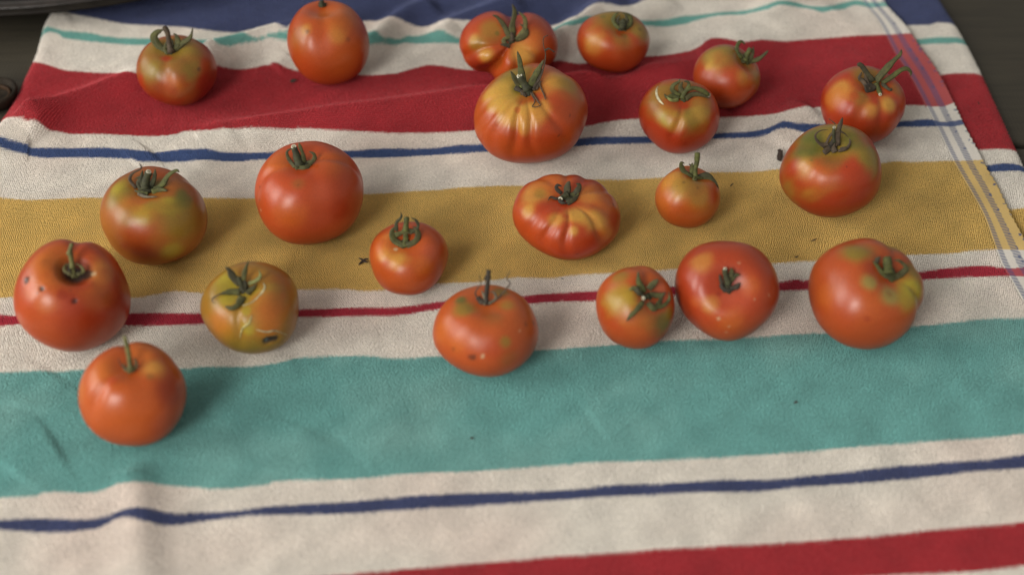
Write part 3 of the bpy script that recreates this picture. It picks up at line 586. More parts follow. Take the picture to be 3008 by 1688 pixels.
# ------------------------------------------------------------------ stripes of the towel
CW=(.83,.79,.715); CR=(.43,.028,.038); CB=(.064,.082,.19); CBT=(.056,.10,.25); CT=(.185,.455,.430); CTT=(.19,.47,.42); CY=(.70,.480,.145); CRT=(.46,.028,.055)
B = [  # traced edges between the stripes, far to near
 [(150,42),(215,43),(290,57),(370,72),(470,78),(540,82),(620,92),(690,98),(740,89),(840,80),(950,66),(1080,64),(1141,53),(1190,64),(1242,80),(1290,66),(1330,58),(1400,63),(1556,74),(1642,73),(1686,53),(1730,22),(1761,9),(1820,18),(1895,1),(2000,-10),(2250,-45),(2400,-30),(2560,-60)],
 [(136,82),(165,87),(194,93),(252,97),(311,109),(443,115),(595,119),(645,120),(740,108),(805,97),(838,92),(950,88),(1086,97),(1127,110),(1165,117),(1204,108),(1245,104),(1347,113),(1500,112),(1600,95),(1669,66),(1722,49),(1800,58),(1880,61),(1939,61),(2014,49),(2037,48),(2160,36),(2248,18),(2293,4),(2337,9),(2376,20),(2414,22),(2471,12),(2516,3),(2560,9),(2599,9)],
 [(128,105),(165,98),(190,113),(252,122),(311,128),(440,134),(595,133),(645,132),(740,124),(805,110),(838,117),(950,118),(1086,131),(1150,134),(1200,128),(1245,130),(1347,130),(1500,130),(1600,112),(1669,76),(1722,68),(1800,75),(1895,76),(1939,80),(2014,72),(2037,64),(2160,46),(2248,31),(2293,16),(2337,22),(2376,28),(2414,37),(2471,31),(2516,18),(2560,24),(2599,21)],
 [(92,187),(115,186),(150,195),(190,208),(252,214),(330,217),(400,216),(500,215),(640,195),(690,205),(740,202),(790,191),(850,203),(950,218),(1050,221),(1150,219),(1220,202),(1260,193),(1300,196),(1370,207),(1450,205),(1640,180),(1701,189),(1780,178),(1909,168),(1984,160),(2025,152),(2063,133),(2078,120),(2100,113),(2130,116),(2190,125),(2240,119),(2300,123),(2370,118),(2500,108),(2590,104),(2670,99)],
 [(12,357),(59,346),(98,354),(134,375),(166,387),(208,395),(268,395),(357,398),(476,401),(520,395),(544,387),(624,382),(760,377),(918,379),(1067,387),(1186,392),(1305,390),(1409,384),(1722,372),(1776,361),(1874,351),(2115,347),(2222,341),(2282,335),(2329,322),(2371,314),(2410,316),(2664,311),(2709,312),(2759,315),(2804,303)],
 [(0,403),(70,422),(119,436),(297,435),(372,439),(431,445),(505,444),(595,439),(659,449),(805,448),(1016,445),(1135,438),(1254,438),(1360,427),(1440,425),(1716,406),(1805,403),(1910,403),(2115,392),(2187,389),(2246,381),(2276,368),(2305,357),(2335,362),(2380,365),(2418,366),(2658,357),(2724,352),(2768,360),(2798,357),(2831,352)],
 [(0,432),(30,442),(89,460),(134,465),(238,464),(372,468),(416,476),(476,478),(565,473),(654,475),(778,470),(1031,466),(1120,465),(1360,451),(1449,447),(1692,431),(1915,422),(2103,409),(2216,405),(2258,393),(2294,378),(2329,381),(2365,390),(2395,385),(2655,375),(2739,373),(2792,373),(2837,366)],
 [(0,582),(89,589),(178,586),(253,582),(604,583),(749,584),(1067,572),(1195,564),(1284,560),(1359,552),(1520,547),(1740,529),(1847,529),(1930,524),(2108,507),(2200,507),(2286,498),(2590,481),(2631,475),(2676,477),(2795,474),(2884,471)],
 [(0,876),(39,874),(384,876),(476,862),(520,855),(589,862),(872,852),(976,849),(1065,855),(1133,853),(1296,833),(1388,830),(1447,824),(1522,816),(1611,818),(1685,809),(1804,803),(1997,791),(2270,775),(2401,767),(2670,749),(2783,746),(2872,736),(2991,734)],
 [(0,926),(50,928),(372,922),(431,920),(586,922),(881,910),(1035,905),(1150,904),(1239,895),(1299,886),(1537,871),(1655,861),(1766,855),(1977,844),(2291,829),(2337,824),(2376,825),(2703,800),(2768,791),(2887,782),(2962,789),(3008,786)],
 [(0,959),(59,954),(357,957),(589,953),(881,933),(1035,930),(1150,928),(1281,910),(1557,893),(1670,886),(1754,885),(1980,869),(2295,855),(2378,852),(2709,823),(2813,816),(2962,812),(3008,813)],
 [(0,1095),(150,1093),(248,1087),(542,1084),(614,1078),(715,1079),(819,1066),(887,1051),(1065,1046),(1150,1053),(1287,1048),(1575,1030),(1715,1020),(1804,1014),(1938,1003),(2205,992),(2409,980),(2688,959),(2828,945),(2932,936),(3008,935)],
 [(0,1462),(81,1458),(163,1444),(285,1444),(346,1421),(386,1415),(447,1419),(529,1429),(651,1435),(773,1425),(813,1413),(895,1409),(1000,1408),(1194,1392),(1388,1384),(1582,1371),(1776,1357),(2004,1349),(2202,1338),(2396,1324),(2629,1305),(2862,1289),(3008,1274)],
 [(0,1529),(102,1523),(244,1527),(325,1511),(366,1496),(407,1490),(447,1494),(488,1505),(569,1507),(691,1501),(813,1486),(1000,1476),(1408,1448),(1679,1439),(1835,1423),(2004,1418),(2124,1410),(2241,1410),(2396,1396),(2513,1384),(2668,1367),(2862,1353),(3008,1336)],
 [(0,1555),(163,1564),(285,1551),(346,1523),(386,1519),(427,1531),(468,1541),(529,1541),(610,1529),(732,1515),(1000,1509),(1504,1478),(2008,1448),(2202,1445),(2396,1427),(2590,1414),(2784,1394),(3008,1375)],
 [(0,1768),(500,1728),(1016,1688),(1285,1664),(1635,1635),(2008,1610),(2280,1596),(2551,1577),(2784,1553),(3008,1534)],
 [(0,1880),(1000,1810),(2000,1735),(2668,1688),(2862,1677),(3008,1662)],
]
STR_COL = np.array([CW, CR, CW, CB, CW, CT, CW, CRT, CW, CY, CW, CBT, CW, CR, CW, CTT, CW, CB])  # near to far
BW = []
for pts in B:
    w = hit(np.array(pts, float))
    BW.append(w[:, :2])
def stripe_index(x, y):
    idx = np.zeros(x.shape, int); prev = None
    for w in BW[::-1]:
        yb = hermite(w[:, 0], w[:, 1], x)
        if prev is not None: yb = np.maximum(yb, prev + 0.002)
        prev = yb
        idx += (y > yb)
    return idx
n_st = Noise(11, 22, 10, 2); n_st2 = Noise(12, 55, 12, 2); n_fine = Noise(13, 210, 14, 2)
def towel_colour(x, y, rng=None):
    P = np.stack([x, y], -1)
    i = stripe_index(x, y)
    c = STR_COL[i].copy()
    wm = (i % 2 == 0) & (i < 17)
    st = np.clip(0.45 * n_st(P) + 0.35 * n_st2(P) + 0.25, 0, 1)[..., None]
    pink = np.array([1.02, 0.955, 0.95])
    c = np.where(wm[..., None], c * (1 - st + st * pink), c)
    worn = np.clip(0.45 * n_st(P * 1.3 + 5) + 0.30 * n_st2(P * 1.6) + 0.12 * n_fine(P) + 0.1, 0, 1)[..., None]
    tm = (i == 5)[..., None]
    c = np.where(tm, c * (1 - 0.45 * worn) + np.array([.30, .52, .48]) * 0.45 * worn, c)
    c = c * (1 + 0.05 * n_fine(P)[..., None])
    return c, i

# towel object
towel = empty('striped_towel', (0.0, 0.62, 0.0), 'folded terry towel with red, white, yellow, teal and blue stripes spread under the tomatoes', 'towel')
def local(V): return np.asarray(V) - np.array([0.0, 0.62, 0.0])
YN = float(on_plane(np.array([1504, 1860.]), ZT)[1]); YF = float(on_plane(np.array([1504, -330.]), ZT)[1])
ny, nx = 330, 400
yy = np.linspace(YN, YF, ny)[:, None] * np.ones((1, nx))
uu = np.linspace(0, 1, nx)[None]; uu = np.where(uu < .06, uu * uu / .06 * 0.5 + uu * .5, uu)
xl = xleft(yy); xr = xhl(yy)
xl = np.maximum(xl, -0.62); xr = np.minimum(xr, 0.66)
xx = xl + (xr - xl) * uu
zz = height(xx, yy)
c, _ = towel_colour(xx.ravel(), yy.ravel())
V = np.stack([xx, yy, zz], -1).reshape(-1, 3)
me = mesh_np('towel_layer', local(V), grid_faces(ny, nx), c * 0.85)
top_layer = put('top_layer', me, towel, PILE)
sol = top_layer.modifiers.new('thick', 'SOLIDIFY'); sol.thickness = 0.0025; sol.offset = -1

# woven hem strip along the right edge of the top layer
nh, nyh = 48, 950
uh = np.linspace(0, 1, nh)[None] * np.ones((nyh, 1))
yh1 = np.linspace(YN, YF, nyh)[:, None]
hl = xhl(yh1); hr = xhr(yh1)
rag = 0.0007 * Noise(21, 1500, 10, 2)(np.stack([hr[:, 0] * 0, yh1[:, 0]], -1))[:, None]
xh = hl + (hr + rag - hl) * uh; yh = yh1 * np.ones((1, nh))
zh = height(xh, yh) + 0.0004
ch, ih = towel_colour(xh.ravel(), yh.ravel())
ch = ch * 0.90 + np.array(CW) * 0.10
ch = np.where((ih % 2 == 0)[:, None], np.array(CW) * 0.97, ch)
t = uh.ravel()
rr = np.random.RandomState(4)
def band(a, b): return np.clip(np.minimum((t - a) / .03, (b - t) / .03), 0, 1)
hatch = 0.5 + 0.5 * np.sin((yh.ravel() + 0.35 * xh.ravel()) * 2 * math.pi / 0.0034)
knot = (Noise(41, 800, 12, 2)(np.stack([xh.ravel(), yh.ravel()], -1)) > 0.75) * 1.0
k = (0.25 + 0.55 * hatch) * band(.02, .20) + np.maximum(0.22 + 0.55 * hatch, knot * 0.95 * (t > .55)) * band(.40, .66) + 0.9 * knot * band(.86, 1.0)
k = np.clip(k, 0, 0.9)[:, None]
ch = ch * (1 - k) + np.array([.07, .105, .23]) * k
Vh = np.stack([xh, yh, zh], -1).reshape(-1, 3)
hem = put('woven_hem', mesh_np('hem_strip', local(Vh), grid_faces(nyh, nh), ch), towel, WEAVE)
sol = hem.modifiers.new('thick', 'SOLIDIFY'); sol.thickness = 0.0022; sol.offset = -1
hem['label'] = 'flat woven hem with pale blue lines'

# lower layer of the towel at the right
BB = [
 [(2640,80),(2663,78),(2729,76),(2757,69),(2802,71)],
 [(2660,120),(2698,118),(2764,112),(2829,112)],
 [(2660,135),(2705,133),(2764,130),(2836,128)],
 [(2720,224),(2760,220),(2815,214),(2881,214)],
 [(2820,446),(2874,443),(2936,439),(2983,439)],
 [(2860,490),(2905,487),(2954,482),(3002,484)],
 [(2860,512),(2912,507),(3008,503)],
 [(2900,624),(2967,616),(3008,612)],
 [(2900,880),(3008,868)],
]
BBW = [on_plane(np.array(p, float), ZB + .001)[:, :2] for p in BB]
BB_COL = np.array([CW, CY, CW, CBT, CW, CR, CW, CTT, CW, CB])
def lower_colour(x, y):
    idx = np.zeros(x.shape, int)
    for w in BBW[::-1]: idx += (y > hermite(w[:, 0], w[:, 1], x))
    cc = BB_COL[idx].copy(); P = np.stack([x, y], -1)
    return cc * (1 + 0.05 * n_fine(P)[..., None])
def lower_h(x, y):
    d = np.clip((xer(y) - x) / 0.011, 0, 1)
    P = np.stack([x, y], -1)
    return (ZB + 0.0006 * nlow(P * 1.5)) * np.sqrt(np.clip(1 - (1 - d) ** 2, 0, 1)) + 0.0006
nb = 60
ub = np.linspace(0, 1, nb)[None]; ub = 1 - (1 - ub) ** 1.7
xb0 = xhr(yy[:, :1]) - 0.05; xb1 = np.minimum(xer(yy[:, :1]), 0.80)
xb1 = np.maximum(xb1, xb0 + 0.03)
xb = xb0 + (xb1 - xb0) * ub; yb = yy[:, :1] * np.ones((1, nb)); zb = lower_h(xb, yb)
cb = lower_colour(xb.ravel(), yb.ravel())
low_layer = put('lower_layer', mesh_np('towel_lower', local(np.stack([xb, yb, zb], -1).reshape(-1, 3)), grid_faces(ny, nb), cb * .85), towel, PILE)

# terry loops: real little tufts
def tufts(x, y, z, nrm, col, size, rng, lean):
    n = len(x)
    up = nrm
    t1 = np.cross(up, np.array([0.0, 1.0, 0.2])); t1 /= np.linalg.norm(t1, axis=1)[:, None]
    t2 = np.cross(up, t1)
    a0 = rng.uniform(0, 6.283, n)
    P = np.stack([x, y, z], -1)
    ax = up + lean * (t1 * rng.normal(0, 1, n)[:, None] + t2 * rng.normal(-0.25, 1, n)[:, None])
    ax /= np.linalg.norm(ax, axis=1)[:, None]
    s = size * rng.uniform(0.95, 1.05, n)
    V = np.zeros((n, 7, 3))
    for k in range(3):
        a = a0 + k * 2.0944
        dirv = t1 * np.cos(a)[:, None] + t2 * np.sin(a)[:, None]
        V[:, k] = P + dirv * (s * 0.56)[:, None] - up * (s * 0.15)[:, None]
        a = a + 0.9
        dirv = t1 * np.cos(a)[:, None] + t2 * np.sin(a)[:, None]
        V[:, 3 + k] = P + dirv * (s * 0.54)[:, None] + ax * (s * 0.37)[:, None]
    V[:, 6] = P + ax * (s * 0.63)[:, None]
    base = np.array([[0,1,4],[0,4,3],[1,2,5],[1,5,4],[2,0,3],[2,3,5],[3,4,6],[4,5,6],[5,3,6]])
    F = (np.arange(n)[:, None, None] * 7 + base[None]).reshape(-1, 3)
    C = np.repeat(col[:, None, :], 7, 1)
    return V.reshape(-1, 3), F, C.reshape(-1, 3)
rng = np.random.RandomState(8)
PITCHM = 0.00158
gx = np.arange(-0.70, 0.76, PITCHM); gy = np.arange(YN, YF, PITCHM * 1.04)
X, Y = np.meshgrid(gx, gy)
X = X + rng.normal(0, PITCHM * .09, X.shape) + (np.arange(len(gy)) % 2)[:, None] * PITCHM * .5
Y = Y + rng.normal(0, PITCHM * .09, X.shape)
ang = math.radians(4.0)
Xr = X * math.cos(ang) - (Y - .6) * math.sin(ang); Yr = X * math.sin(ang) + (Y - .6) * math.cos(ang) + .6
X, Y = Xr.ravel(), Yr.ravel()
pp, _ = project(np.stack([X, Y, np.full_like(X, ZT)], -1))
vis = (pp[:, 0] > -90) & (pp[:, 0] < 3098) & (pp[:, 1] > -110) & (pp[:, 1] < 1760)
X, Y = X[vis], Y[vis]
def normals(fn, x, y):
    e = 0.0012
    hx = (fn(x + e, y) - fn(x - e, y)) / (2 * e); hy = (fn(x, y + e) - fn(x, y - e)) / (2 * e)
    n = np.stack([-np.clip(hx, -3, 3), -np.clip(hy, -3, 3), np.ones_like(x)], -1)
    return n / np.linalg.norm(n, axis=1)[:, None]
m = (X > xleft(Y) + 0.0008) & (X < xhl(Y) - 0.0008)
x, y = X[m], Y[m]
jit = rng.normal(0, 0.00018, len(x))
c = sum(towel_colour(x, y + jit + o_)[0] for o_ in (-.0006, -.0002, .0002, .0006)) / 4
c = c * rng.uniform(0.94, 1.05, len(x))[:, None]
V, F, C = tufts(x, y, height(x, y), normals(height, x, y), c, 0.00188, rng, 0.10)
print('LOOPS', len(x))
o = put('terry_loops', mesh_np('terry', local(V), F, C), top_layer, PILE); o['kind'] = 'stuff'
m = (X > xhr(Y) - 0.004) & (X < xer(Y) - 0.0006)
x, y = X[m], Y[m]
c = sum(lower_colour(x, y + o_) for o_ in (-.0006, -.0002, .0002, .0006)) / 4 * rng.uniform(0.94, 1.05, len(x))[:, None]
V, F, C = tufts(x, y, lower_h(x, y), normals(lower_h, x, y), c, 0.00188, rng, 0.10)
o = put('terry_loops', mesh_np('terry_low', local(V), F, C), low_layer, PILE); o['kind'] = 'stuff'

# ------------------------------------------------------------------ table of dark boards
def rounded_box(x0, x1, y0, y1, z0, z1, b):
    xs = [x0, x0 + b, x1 - b, x1]; ys = [y0, y0 + b, y1 - b, y1]
    V = []; F = []
    ring = lambda i, z: [(x0 + i, y0 + i, z), (x1 - i, y0 + i, z), (x1 - i, y1 - i, z), (x0 + i, y1 - i, z)]
    V = ring(0, z0) + ring(0, z1 - b) + ring(b * .35, z1 - b * .35) + ring(b, z1)
    for r in range(3):
        for k in range(4):
            F.append((r*4+k, r*4+(k+1) % 4, r*4+4+(k+1) % 4, r*4+4+k))
    F.append((12, 13, 14, 15)); F.append((3, 2, 1, 0))
    return V, F
table = empty('table_top', (0, 0.62, -0.03), 'dark weathered board table showing at both upper corners beside the towel', 'table')
ygap = float(on_plane(np.array([2995., 425.]), 0.0)[1])
bw = 0.34
for kk in range(-4, 3):
    y0 = ygap + kk * bw + 0.004; y1 = y0 + bw - 0.008
    V, F = rounded_box(-1.1, 1.1, y0 - 0.62, y1 - 0.62, 0.0, 0.03 + 0.0005 * ((kk * 7) % 3 - 1.6), 0.003)
    put('board', mesh_np('board', V, F, None, False), table, WOOD)

# ------------------------------------------------------------------ tomatoes
n5 = Noise(35, 18, 14); nA = Noise(31, 3.2, 12); nB = Noise(32, 8.0, 12); nC = Noise(33, 1.6, 8)
def catmull(P, n):
    P = np.asarray(P, float)
    if len(P) == 2: P = np.array([P[0], (P[0] + P[1]) / 2, P[1]])
    Q = np.vstack([2 * P[0] - P[1], P, 2 * P[-1] - P[-2]])
    out = []
    for tt in np.linspace(0, len(P) - 1, n):
        i = min(int(tt), len(P) - 2); u = tt - i
        p0, p1, p2, p3 = Q[i:i + 4]
        out.append(0.5 * ((2*p1) + (-p0+p2)*u + (2*p0-5*p1+4*p2-p3)*u*u + (-p0+3*p1-3*p2+p3)*u**3))
    return np.array(out)
def ribbon(path, widths, thick, seed=0, curl=0.25):
    """leaf-like strip with thickness, closed at both ends; width seen across the path"""
    n = len(path); rg = np.random.RandomState(seed)
    tg = np.gradient(path, axis=0); tg /= np.linalg.norm(tg, axis=1)[:, None] + 1e-9
    V = []
    tw = rg.uniform(-0.3, 0.3); tw2 = rg.uniform(-0.6, 0.6)
    for i in range(n):
        tocam = CAM - path[i]; tocam /= np.linalg.norm(tocam)
        wd = np.cross(tg[i], tocam); wd /= np.linalg.norm(wd) + 1e-9
        nd = np.cross(wd, tg[i]); 
        a = tw + (tw2 - tw) * i / (n - 1)
        w2 = wd * math.cos(a) + nd * math.sin(a); n2 = -wd * math.sin(a) + nd * math.cos(a)
        w = widths[i] / 2; th = min(thick, w * 0.9)
        for u, v in ((1, -.15), (.55, .55), (0, .42 - curl), (-.55, .55), (-1, -.15), (-.5, -.7), (0, -.8 - curl), (.5, -.7)):
            V.append(path[i] + w2 * w * u + n2 * th * v)
    F = []
    for i in range(n - 1):
        for k in range(8):
            F.append((i*8+k, i*8+(k+1) % 8, (i+1)*8+(k+1) % 8, (i+1)*8+k))
    F.append(tuple(range(7, -1, -1))); F.append(tuple((n-1)*8 + k for k in range(8)))
    return np.array(V), F
def tube(path, radii, seed=0, k=10, knob=0.08):
    rg = np.random.RandomState(seed); n = len(path)
    tg = np.gradient(path, axis=0); tg /= np.linalg.norm(tg, axis=1)[:, None] + 1e-9
    V = []
    ref = np.array([0.3, -0.8, 0.5])
    for i in range(n):
        a = np.cross(tg[i], ref); a /= np.linalg.norm(a); b = np.cross(tg[i], a)
        for j in range(k):
            t = 2 * math.pi * j / k
            r = radii[i] * (1 + knob * math.cos(5 * t + 1) + rg.normal(0, knob * .4))
            V.append(path[i] + (a * math.cos(t) + b * math.sin(t)) * r)
    F = [(i*k+j, i*k+(j+1) % k, (i+1)*k+(j+1) % k, (i+1)*k+j) for i in range(n-1) for j in range(k)]
    # domed end
    tip = len(V); V.append(path[-1] + tg[-1] * radii[-1] * 0.35)
    F += [((n-1)*k+j, (n-1)*k+(j+1) % k, tip) for j in range(k)]
    F.append(tuple(range(k-1, -1, -1)))
    return np.array(V), F
def leafcol(V, base, seed, tip=None, path=None):
    rg = np.random.RandomState(seed)
    nz = Noise(seed + 50, 900, 8)(V)
    c = np.array(base)[None] * (1 + 0.22 * nz[:, None])
    return np.clip(c, 0.004, 1)

GROUP = 'tomatoes laid out on the striped towel'
def build_tomato(s):
    ox, oy = s['ofs']
    cv = lambda p: np.array([p[0] / 3.363 + ox, p[1] / 3.363 + oy])
    C, R, W = s['C'], s['R'], s['V']
    foot = np.array([C[0], C[1], C[2] + W[:, 2].min()])
    root = empty('tomato', foot, s['label'], 'tomato', GROUP)
    WV = W + C
    # outward normals -> front facing
    Vg = WV.reshape(NT, NP, 3)
    du = np.roll(Vg, -1, 1) - np.roll(Vg, 1, 1); dv = np.gradient(Vg, axis=0)
    nr = np.cross(dv, du); nr /= np.linalg.norm(nr, axis=2)[..., None] + 1e-12
    nr = nr.reshape(-1, 3)
    if np.mean(np.sum(nr * (WV - C), 1)) < 0: nr = -nr
    front = np.sum(nr * (CAM - WV), 1) > 0
    PX, TD = project(WV)
    fi = np.where(front)[0]
    def surf(px, lim=9):
        d = np.hypot(PX[fi, 0] - px[0], PX[fi, 1] - px[1]); j = np.argmin(d)
        return fi[j], d[j]
    # colour
    U = W / R
    col = np.tile(np.array(s['base']), (len(W), 1))
    sd = s['n'] * 2.7
    n1 = nA(U + sd); n2 = nB(U + sd * 1.3); n3 = nC(U + sd)
    # riper towards the blossom end, paler flecking round the shoulder
    col = col * (1 + 0.07 * n1 + 0.04 * n2)[:, None]
    ko = np.clip(-0.06 + 0.30 * n3 + 0.15 * n1, 0, 0.42)[:, None]
    col = col * (1 - ko) + np.array(ORG) * 0.9 * ko
    kd = np.clip(0.0 - 0.25 * n3 + 0.10 * n2, 0, 0.3)[:, None]
    col = col * (1 - kd) + np.array(DRD) * kd
    depth_px = float(np.mean(TD))
    for bx, by, br, bc, st in s['blobs']:
        j, _ = surf(cv((bx, by)))
        ctr = WV[j]
        rad = br / 3.363 / FPX * depth_px * (1.0 if br < 60 else 1.22)
        d = np.linalg.norm(WV - ctr, axis=1) / rad
        small = br < 60
        if not small: d = d * (1 + 0.20 * n1 + 0.16 * n2 + 0.07 * n5(U + sd))
        k = np.clip(1 - d, 0, 1) if not small else np.clip((1.15 - d) / 0.5, 0, 1)
        k = k * k * (3 - 2 * k)
        if not small: k = np.clip(k * 1.35, 0, 1)
        if not small and bc in (OLV, GRN, YGR, PGR): st = min(1.0, st * 1.3)
        k = (k * st)[:, None]
        col = col * (1 - k) + np.array(bc) * k
    # groove bottoms ripen redder
    g = np.clip(s['G'] * 5, 0, 0.55)[:, None]
    col = col * (1 - g) + (np.array(s['base']) * 0.6 + col * 0.4) * g
    # small pits dent the skin
    D = np.zeros(len(W))
    for bx, by, br, bc, st in s['blobs']:
        if bc is BLK and br >= 25 and st > .9:
            j, _ = surf(cv((bx, by))); rad = br / 3.363 / FPX * depth_px
            D += np.clip(1 - np.linalg.norm(WV - WV[j], axis=1) / rad / 1.3, 0, 1) * rad * 0.5
    WV = WV - nr * np.minimum(D, 0.003)[:, None]
    F = grid_faces(NT, NP, True)
    ratio = np.clip((col[:, 1] / col[:, 0] - 0.18) / 0.22, 0, 1)[:, None]
    col = col * (np.array([0.93, 0.80, 0.76]) * (1 - ratio) + np.array([0.93, 0.93, 0.93]) * ratio)
    fruit = put('fruit', mesh_np('fruit', WV - foot, F[:, ::-1].copy(), np.clip(col, 0.004, 1)), root, SKIN)
    # calyx
    bj, _ = surf(cv(s['cal'])); base = WV[bj]
    bpx, bt = project(base)
    def lift(pts, clear, n, follow=False):
        q = catmull([cv(p) for p in pts], n)
        hgt = (bpx[1] - q[:, 1]) / FPX * bt
        tpl = bt - 0.35 * hgt
        tl = np.zeros(n)
        for i in range(n):
            j, d = surf(q[i])
            ts = TD[j] - clear if d < 7 else 9e9
            tl[i] = ts if (follow and d < 20) else min(tpl[i], ts)
        sm = tl.copy()
        for _ in range(2):
            sm[1:-1] = (sm[:-2] + 2 * sm[1:-1] + sm[2:]) / 4
            sm = np.minimum(sm, tl + 0.0006)
        return CAM + sm[:, None] * rays(q)
    kpx = bt / FPX / 3.363
    sc, sp, w0, w1, cut = s['stem']
    path = lift(sp, w0 / 2 * kpx * 0.8, 12)
    rad = np.linspace(w0, w1, 12) / 2 * kpx
    rad[0] *= 1.25; rad *= 1 + 0.08 * np.sin(np.linspace(0, 9, 12) + s['n'])
    V, F = tube(path, rad, s['n'])
    st = put('stem', mesh_np('stem', V - foot, F, leafcol(V, LC[sc], s['n'])), root, GREEN)
    if cut:
        r = cut[2] * kpx * 0.95
        tgt = path[-1] - path[-2]; tgt /= np.linalg.norm(tgt)
        tc_ = CAM - path[-1]; tc_ /= np.linalg.norm(tc_)
        nn = tgt * 0.6 + tc_ * 0.6; nn /= np.linalg.norm(nn)
        a = np.cross(nn, [0, 0, 1.0]); a /= np.linalg.norm(a); b = np.cross(nn, a)
        cp = path[-1] + nn * rad[-1] * 0.50
        V = [cp + nn * 0.0001]; cc = [(.45, .42, .30)]
        for q, (rr_, h_, col_) in enumerate(((.28, .0, (.30, .27, .17)), (.5, -.04, (.07, .065, .03)), (.68, .0, (.50, .48, .36)), (1.0, -.02, (.52, .50, .40)), (1.05, -.5, (.12, .13, .05)))):
            for j in range(14):
                t = 2 * math.pi * j / 14
                V.append(cp + (a * math.cos(t) + b * math.sin(t)) * r * rr_ + nn * r * h_); cc.append(col_)
        F = [(0, 1 + j, 1 + (j + 1) % 14) for j in range(14)]
        for q in range(4):
            F += [(1+q*14+j, 1+(q+1)*14+j, 1+(q+1)*14+(j+1) % 14, 1+q*14+(j+1) % 14) for j in range(14)]
        put('cut_end', mesh_np('cut_end', np.array(V) - (foot), F, np.array(cc)), st, GREEN)
    # lumpy receptacle under the sepals
    rc_r = max(w0, 46) * 0.80 * kpx; ax = s['axis']; tg1 = s['M'][0]; tg2 = s['M'][1]
    rgc = np.random.RandomState(s['n'] + 77); Vr = []
    for i in range(6):
        a_ = i / 5 * math.pi / 2
        for j in range(15):
            t_ = 2 * math.pi * j / 15
            rr2 = rc_r * math.cos(a_) * (1 + 0.22 * math.cos(5 * t_ + s['n']) * (1 - i / 5)) * (1 + rgc.normal(0, .04))
            Vr.append(base + (tg1 * math.cos(t_) + tg2 * math.sin(t_)) * rr2 + ax * (0.0002 + rc_r * 0.42 * math.sin(a_)))
    Fr = [tuple(f) for f in grid_faces(6, 15, True)]
    Vr = np.array(Vr)
    rcol = LC[sc] if sc in 'gdok' else LC['d']
    put('receptacle', mesh_np('receptacle', Vr - foot, Fr, leafcol(Vr, np.array(rcol) * .75, s['n'] + 3)), root, GREEN)
    for q, (lc, pts, w) in enumerate(s['sep']):
        n = 14
        path = lift(pts, 0.0011 + 0.0002 * q, n)
        w = w * (1.22 if w > 24 else 1.5)
        u = np.linspace(0, 1, n)
        prof = (0.75 + 0.25 * np.sin(np.clip(u * 3.2, 0, math.pi))) * np.clip(1 - u, 0, 1) ** 0.5 * 1.15 + 0.05
        if w <= 24: prof = 0.9 - 0.45 * u
        rgw = np.random.RandomState(s['n'] * 31 + q)
        prof = prof * np.clip(1 + 0.16 * np.convolve(rgw.normal(0, 1, n + 2), [.3, .4, .3], 'valid'), .6, 1.4)
        V, F = ribbon(path, prof * w * kpx, 0.0010, s['n'] * 20 + q)
        cl = leafcol(V, LC[lc], s['n'] * 20 + q)
        kb = rgw.uniform(0, 0.45)
        cl = cl * (1 - kb) + np.array(LC['b']) * kb
        if lc in 'go':     # tips dry out brown
            k = np.clip((np.repeat(u, 8) - .72) / .28, 0, 1)[:, None] * 0.7
            cl = cl * (1 - k) + np.array(LC['b']) * k
        put('sepal', mesh_np('sepal', V - foot, F, cl), root, GREEN)
    for q, (lc, pts, w) in enumerate(s.get('scars', [])):
        n = 18
        path = lift(pts, 0.0002, n, follow=True)
        u = np.linspace(0, 1, n)
        prof = np.sin(np.pi * np.clip(u * .94 + .03, 0, 1)) ** 0.6
        V, F = ribbon(path, prof * w * kpx + 0.0002, 0.0006, s['n'] * 9 + q, 0.5)
        base_c = {'p': (.42, .38, .25), 'e': (.36, .31, .17), 'y': (.30, .25, .09)}[lc]
        put('scar', mesh_np('scar', V - foot, F, leafcol(V, base_c, 5)), root, GREEN)
    return root
for s in T: build_tomato(s)

# ------------------------------------------------------------------ dark pan at the back left, with one tomato in it
def lathe(prof, n, sx=1.0, sy=1.0, ang=0.0):
    V = []; F = []
    for r, z in prof:
        for j in range(n):
            t = 2 * math.pi * j / n
            x_, y_ = r * sx * math.cos(t), r * sy * math.sin(t)
            V.append((x_ * math.cos(ang) - y_ * math.sin(ang), x_ * math.sin(ang) + y_ * math.cos(ang), z))
    m_ = len(prof)
    for i in range(m_ - 1):
        for j in range(n):
            F.append((i*n+j, i*n+(j+1) % n, (i+1)*n+(j+1) % n, (i+1)*n+j))
    F.append(tuple(range(n - 1, -1, -1)))
    F.append(tuple((m_ - 1) * n + j for j in range(n)))
    return np.array(V), F
zr = 0.034
e1 = on_plane(np.array([0., 50.]), zr); e2 = on_plane(np.array([170., 38.]), zr); e3 = on_plane(np.array([400., 5.]), zr)
def circ(p, q, r):
    A = 2 * np.array([q[:2] - p[:2], r[:2] - p[:2]]); b_ = np.array([q[:2] @ q[:2] - p[:2] @ p[:2], r[:2] @ r[:2] - p[:2] @ p[:2]])
    c_ = np.linalg.solve(A, b_); return c_, np.linalg.norm(c_ - p[:2])
pc, pr = circ(e1, e2, e3)
print('PAN', pc, pr)
pan = empty('oven_pan', (pc[0], pc[1], 0.0), 'dark pan with a rolled rim overhanging the towel corner', 'pan')
prof = [(pr*.80,.006),(pr*.86,.008),(pr*.93,.020),(pr*.955,.030),(pr*.975,.032),(pr*.992,.0325),(pr,.034),(pr*1.0,.036),(pr*.993,.0375),(pr*.98,.037),(pr*.95,.0365),(pr*.935,.034),(pr*.90,.020),(pr*.84,.012),(pr*.2,.0115)]
V, F = lathe(prof, 96)
put('body', mesh_np('pan_body', V, F), pan, PAN)
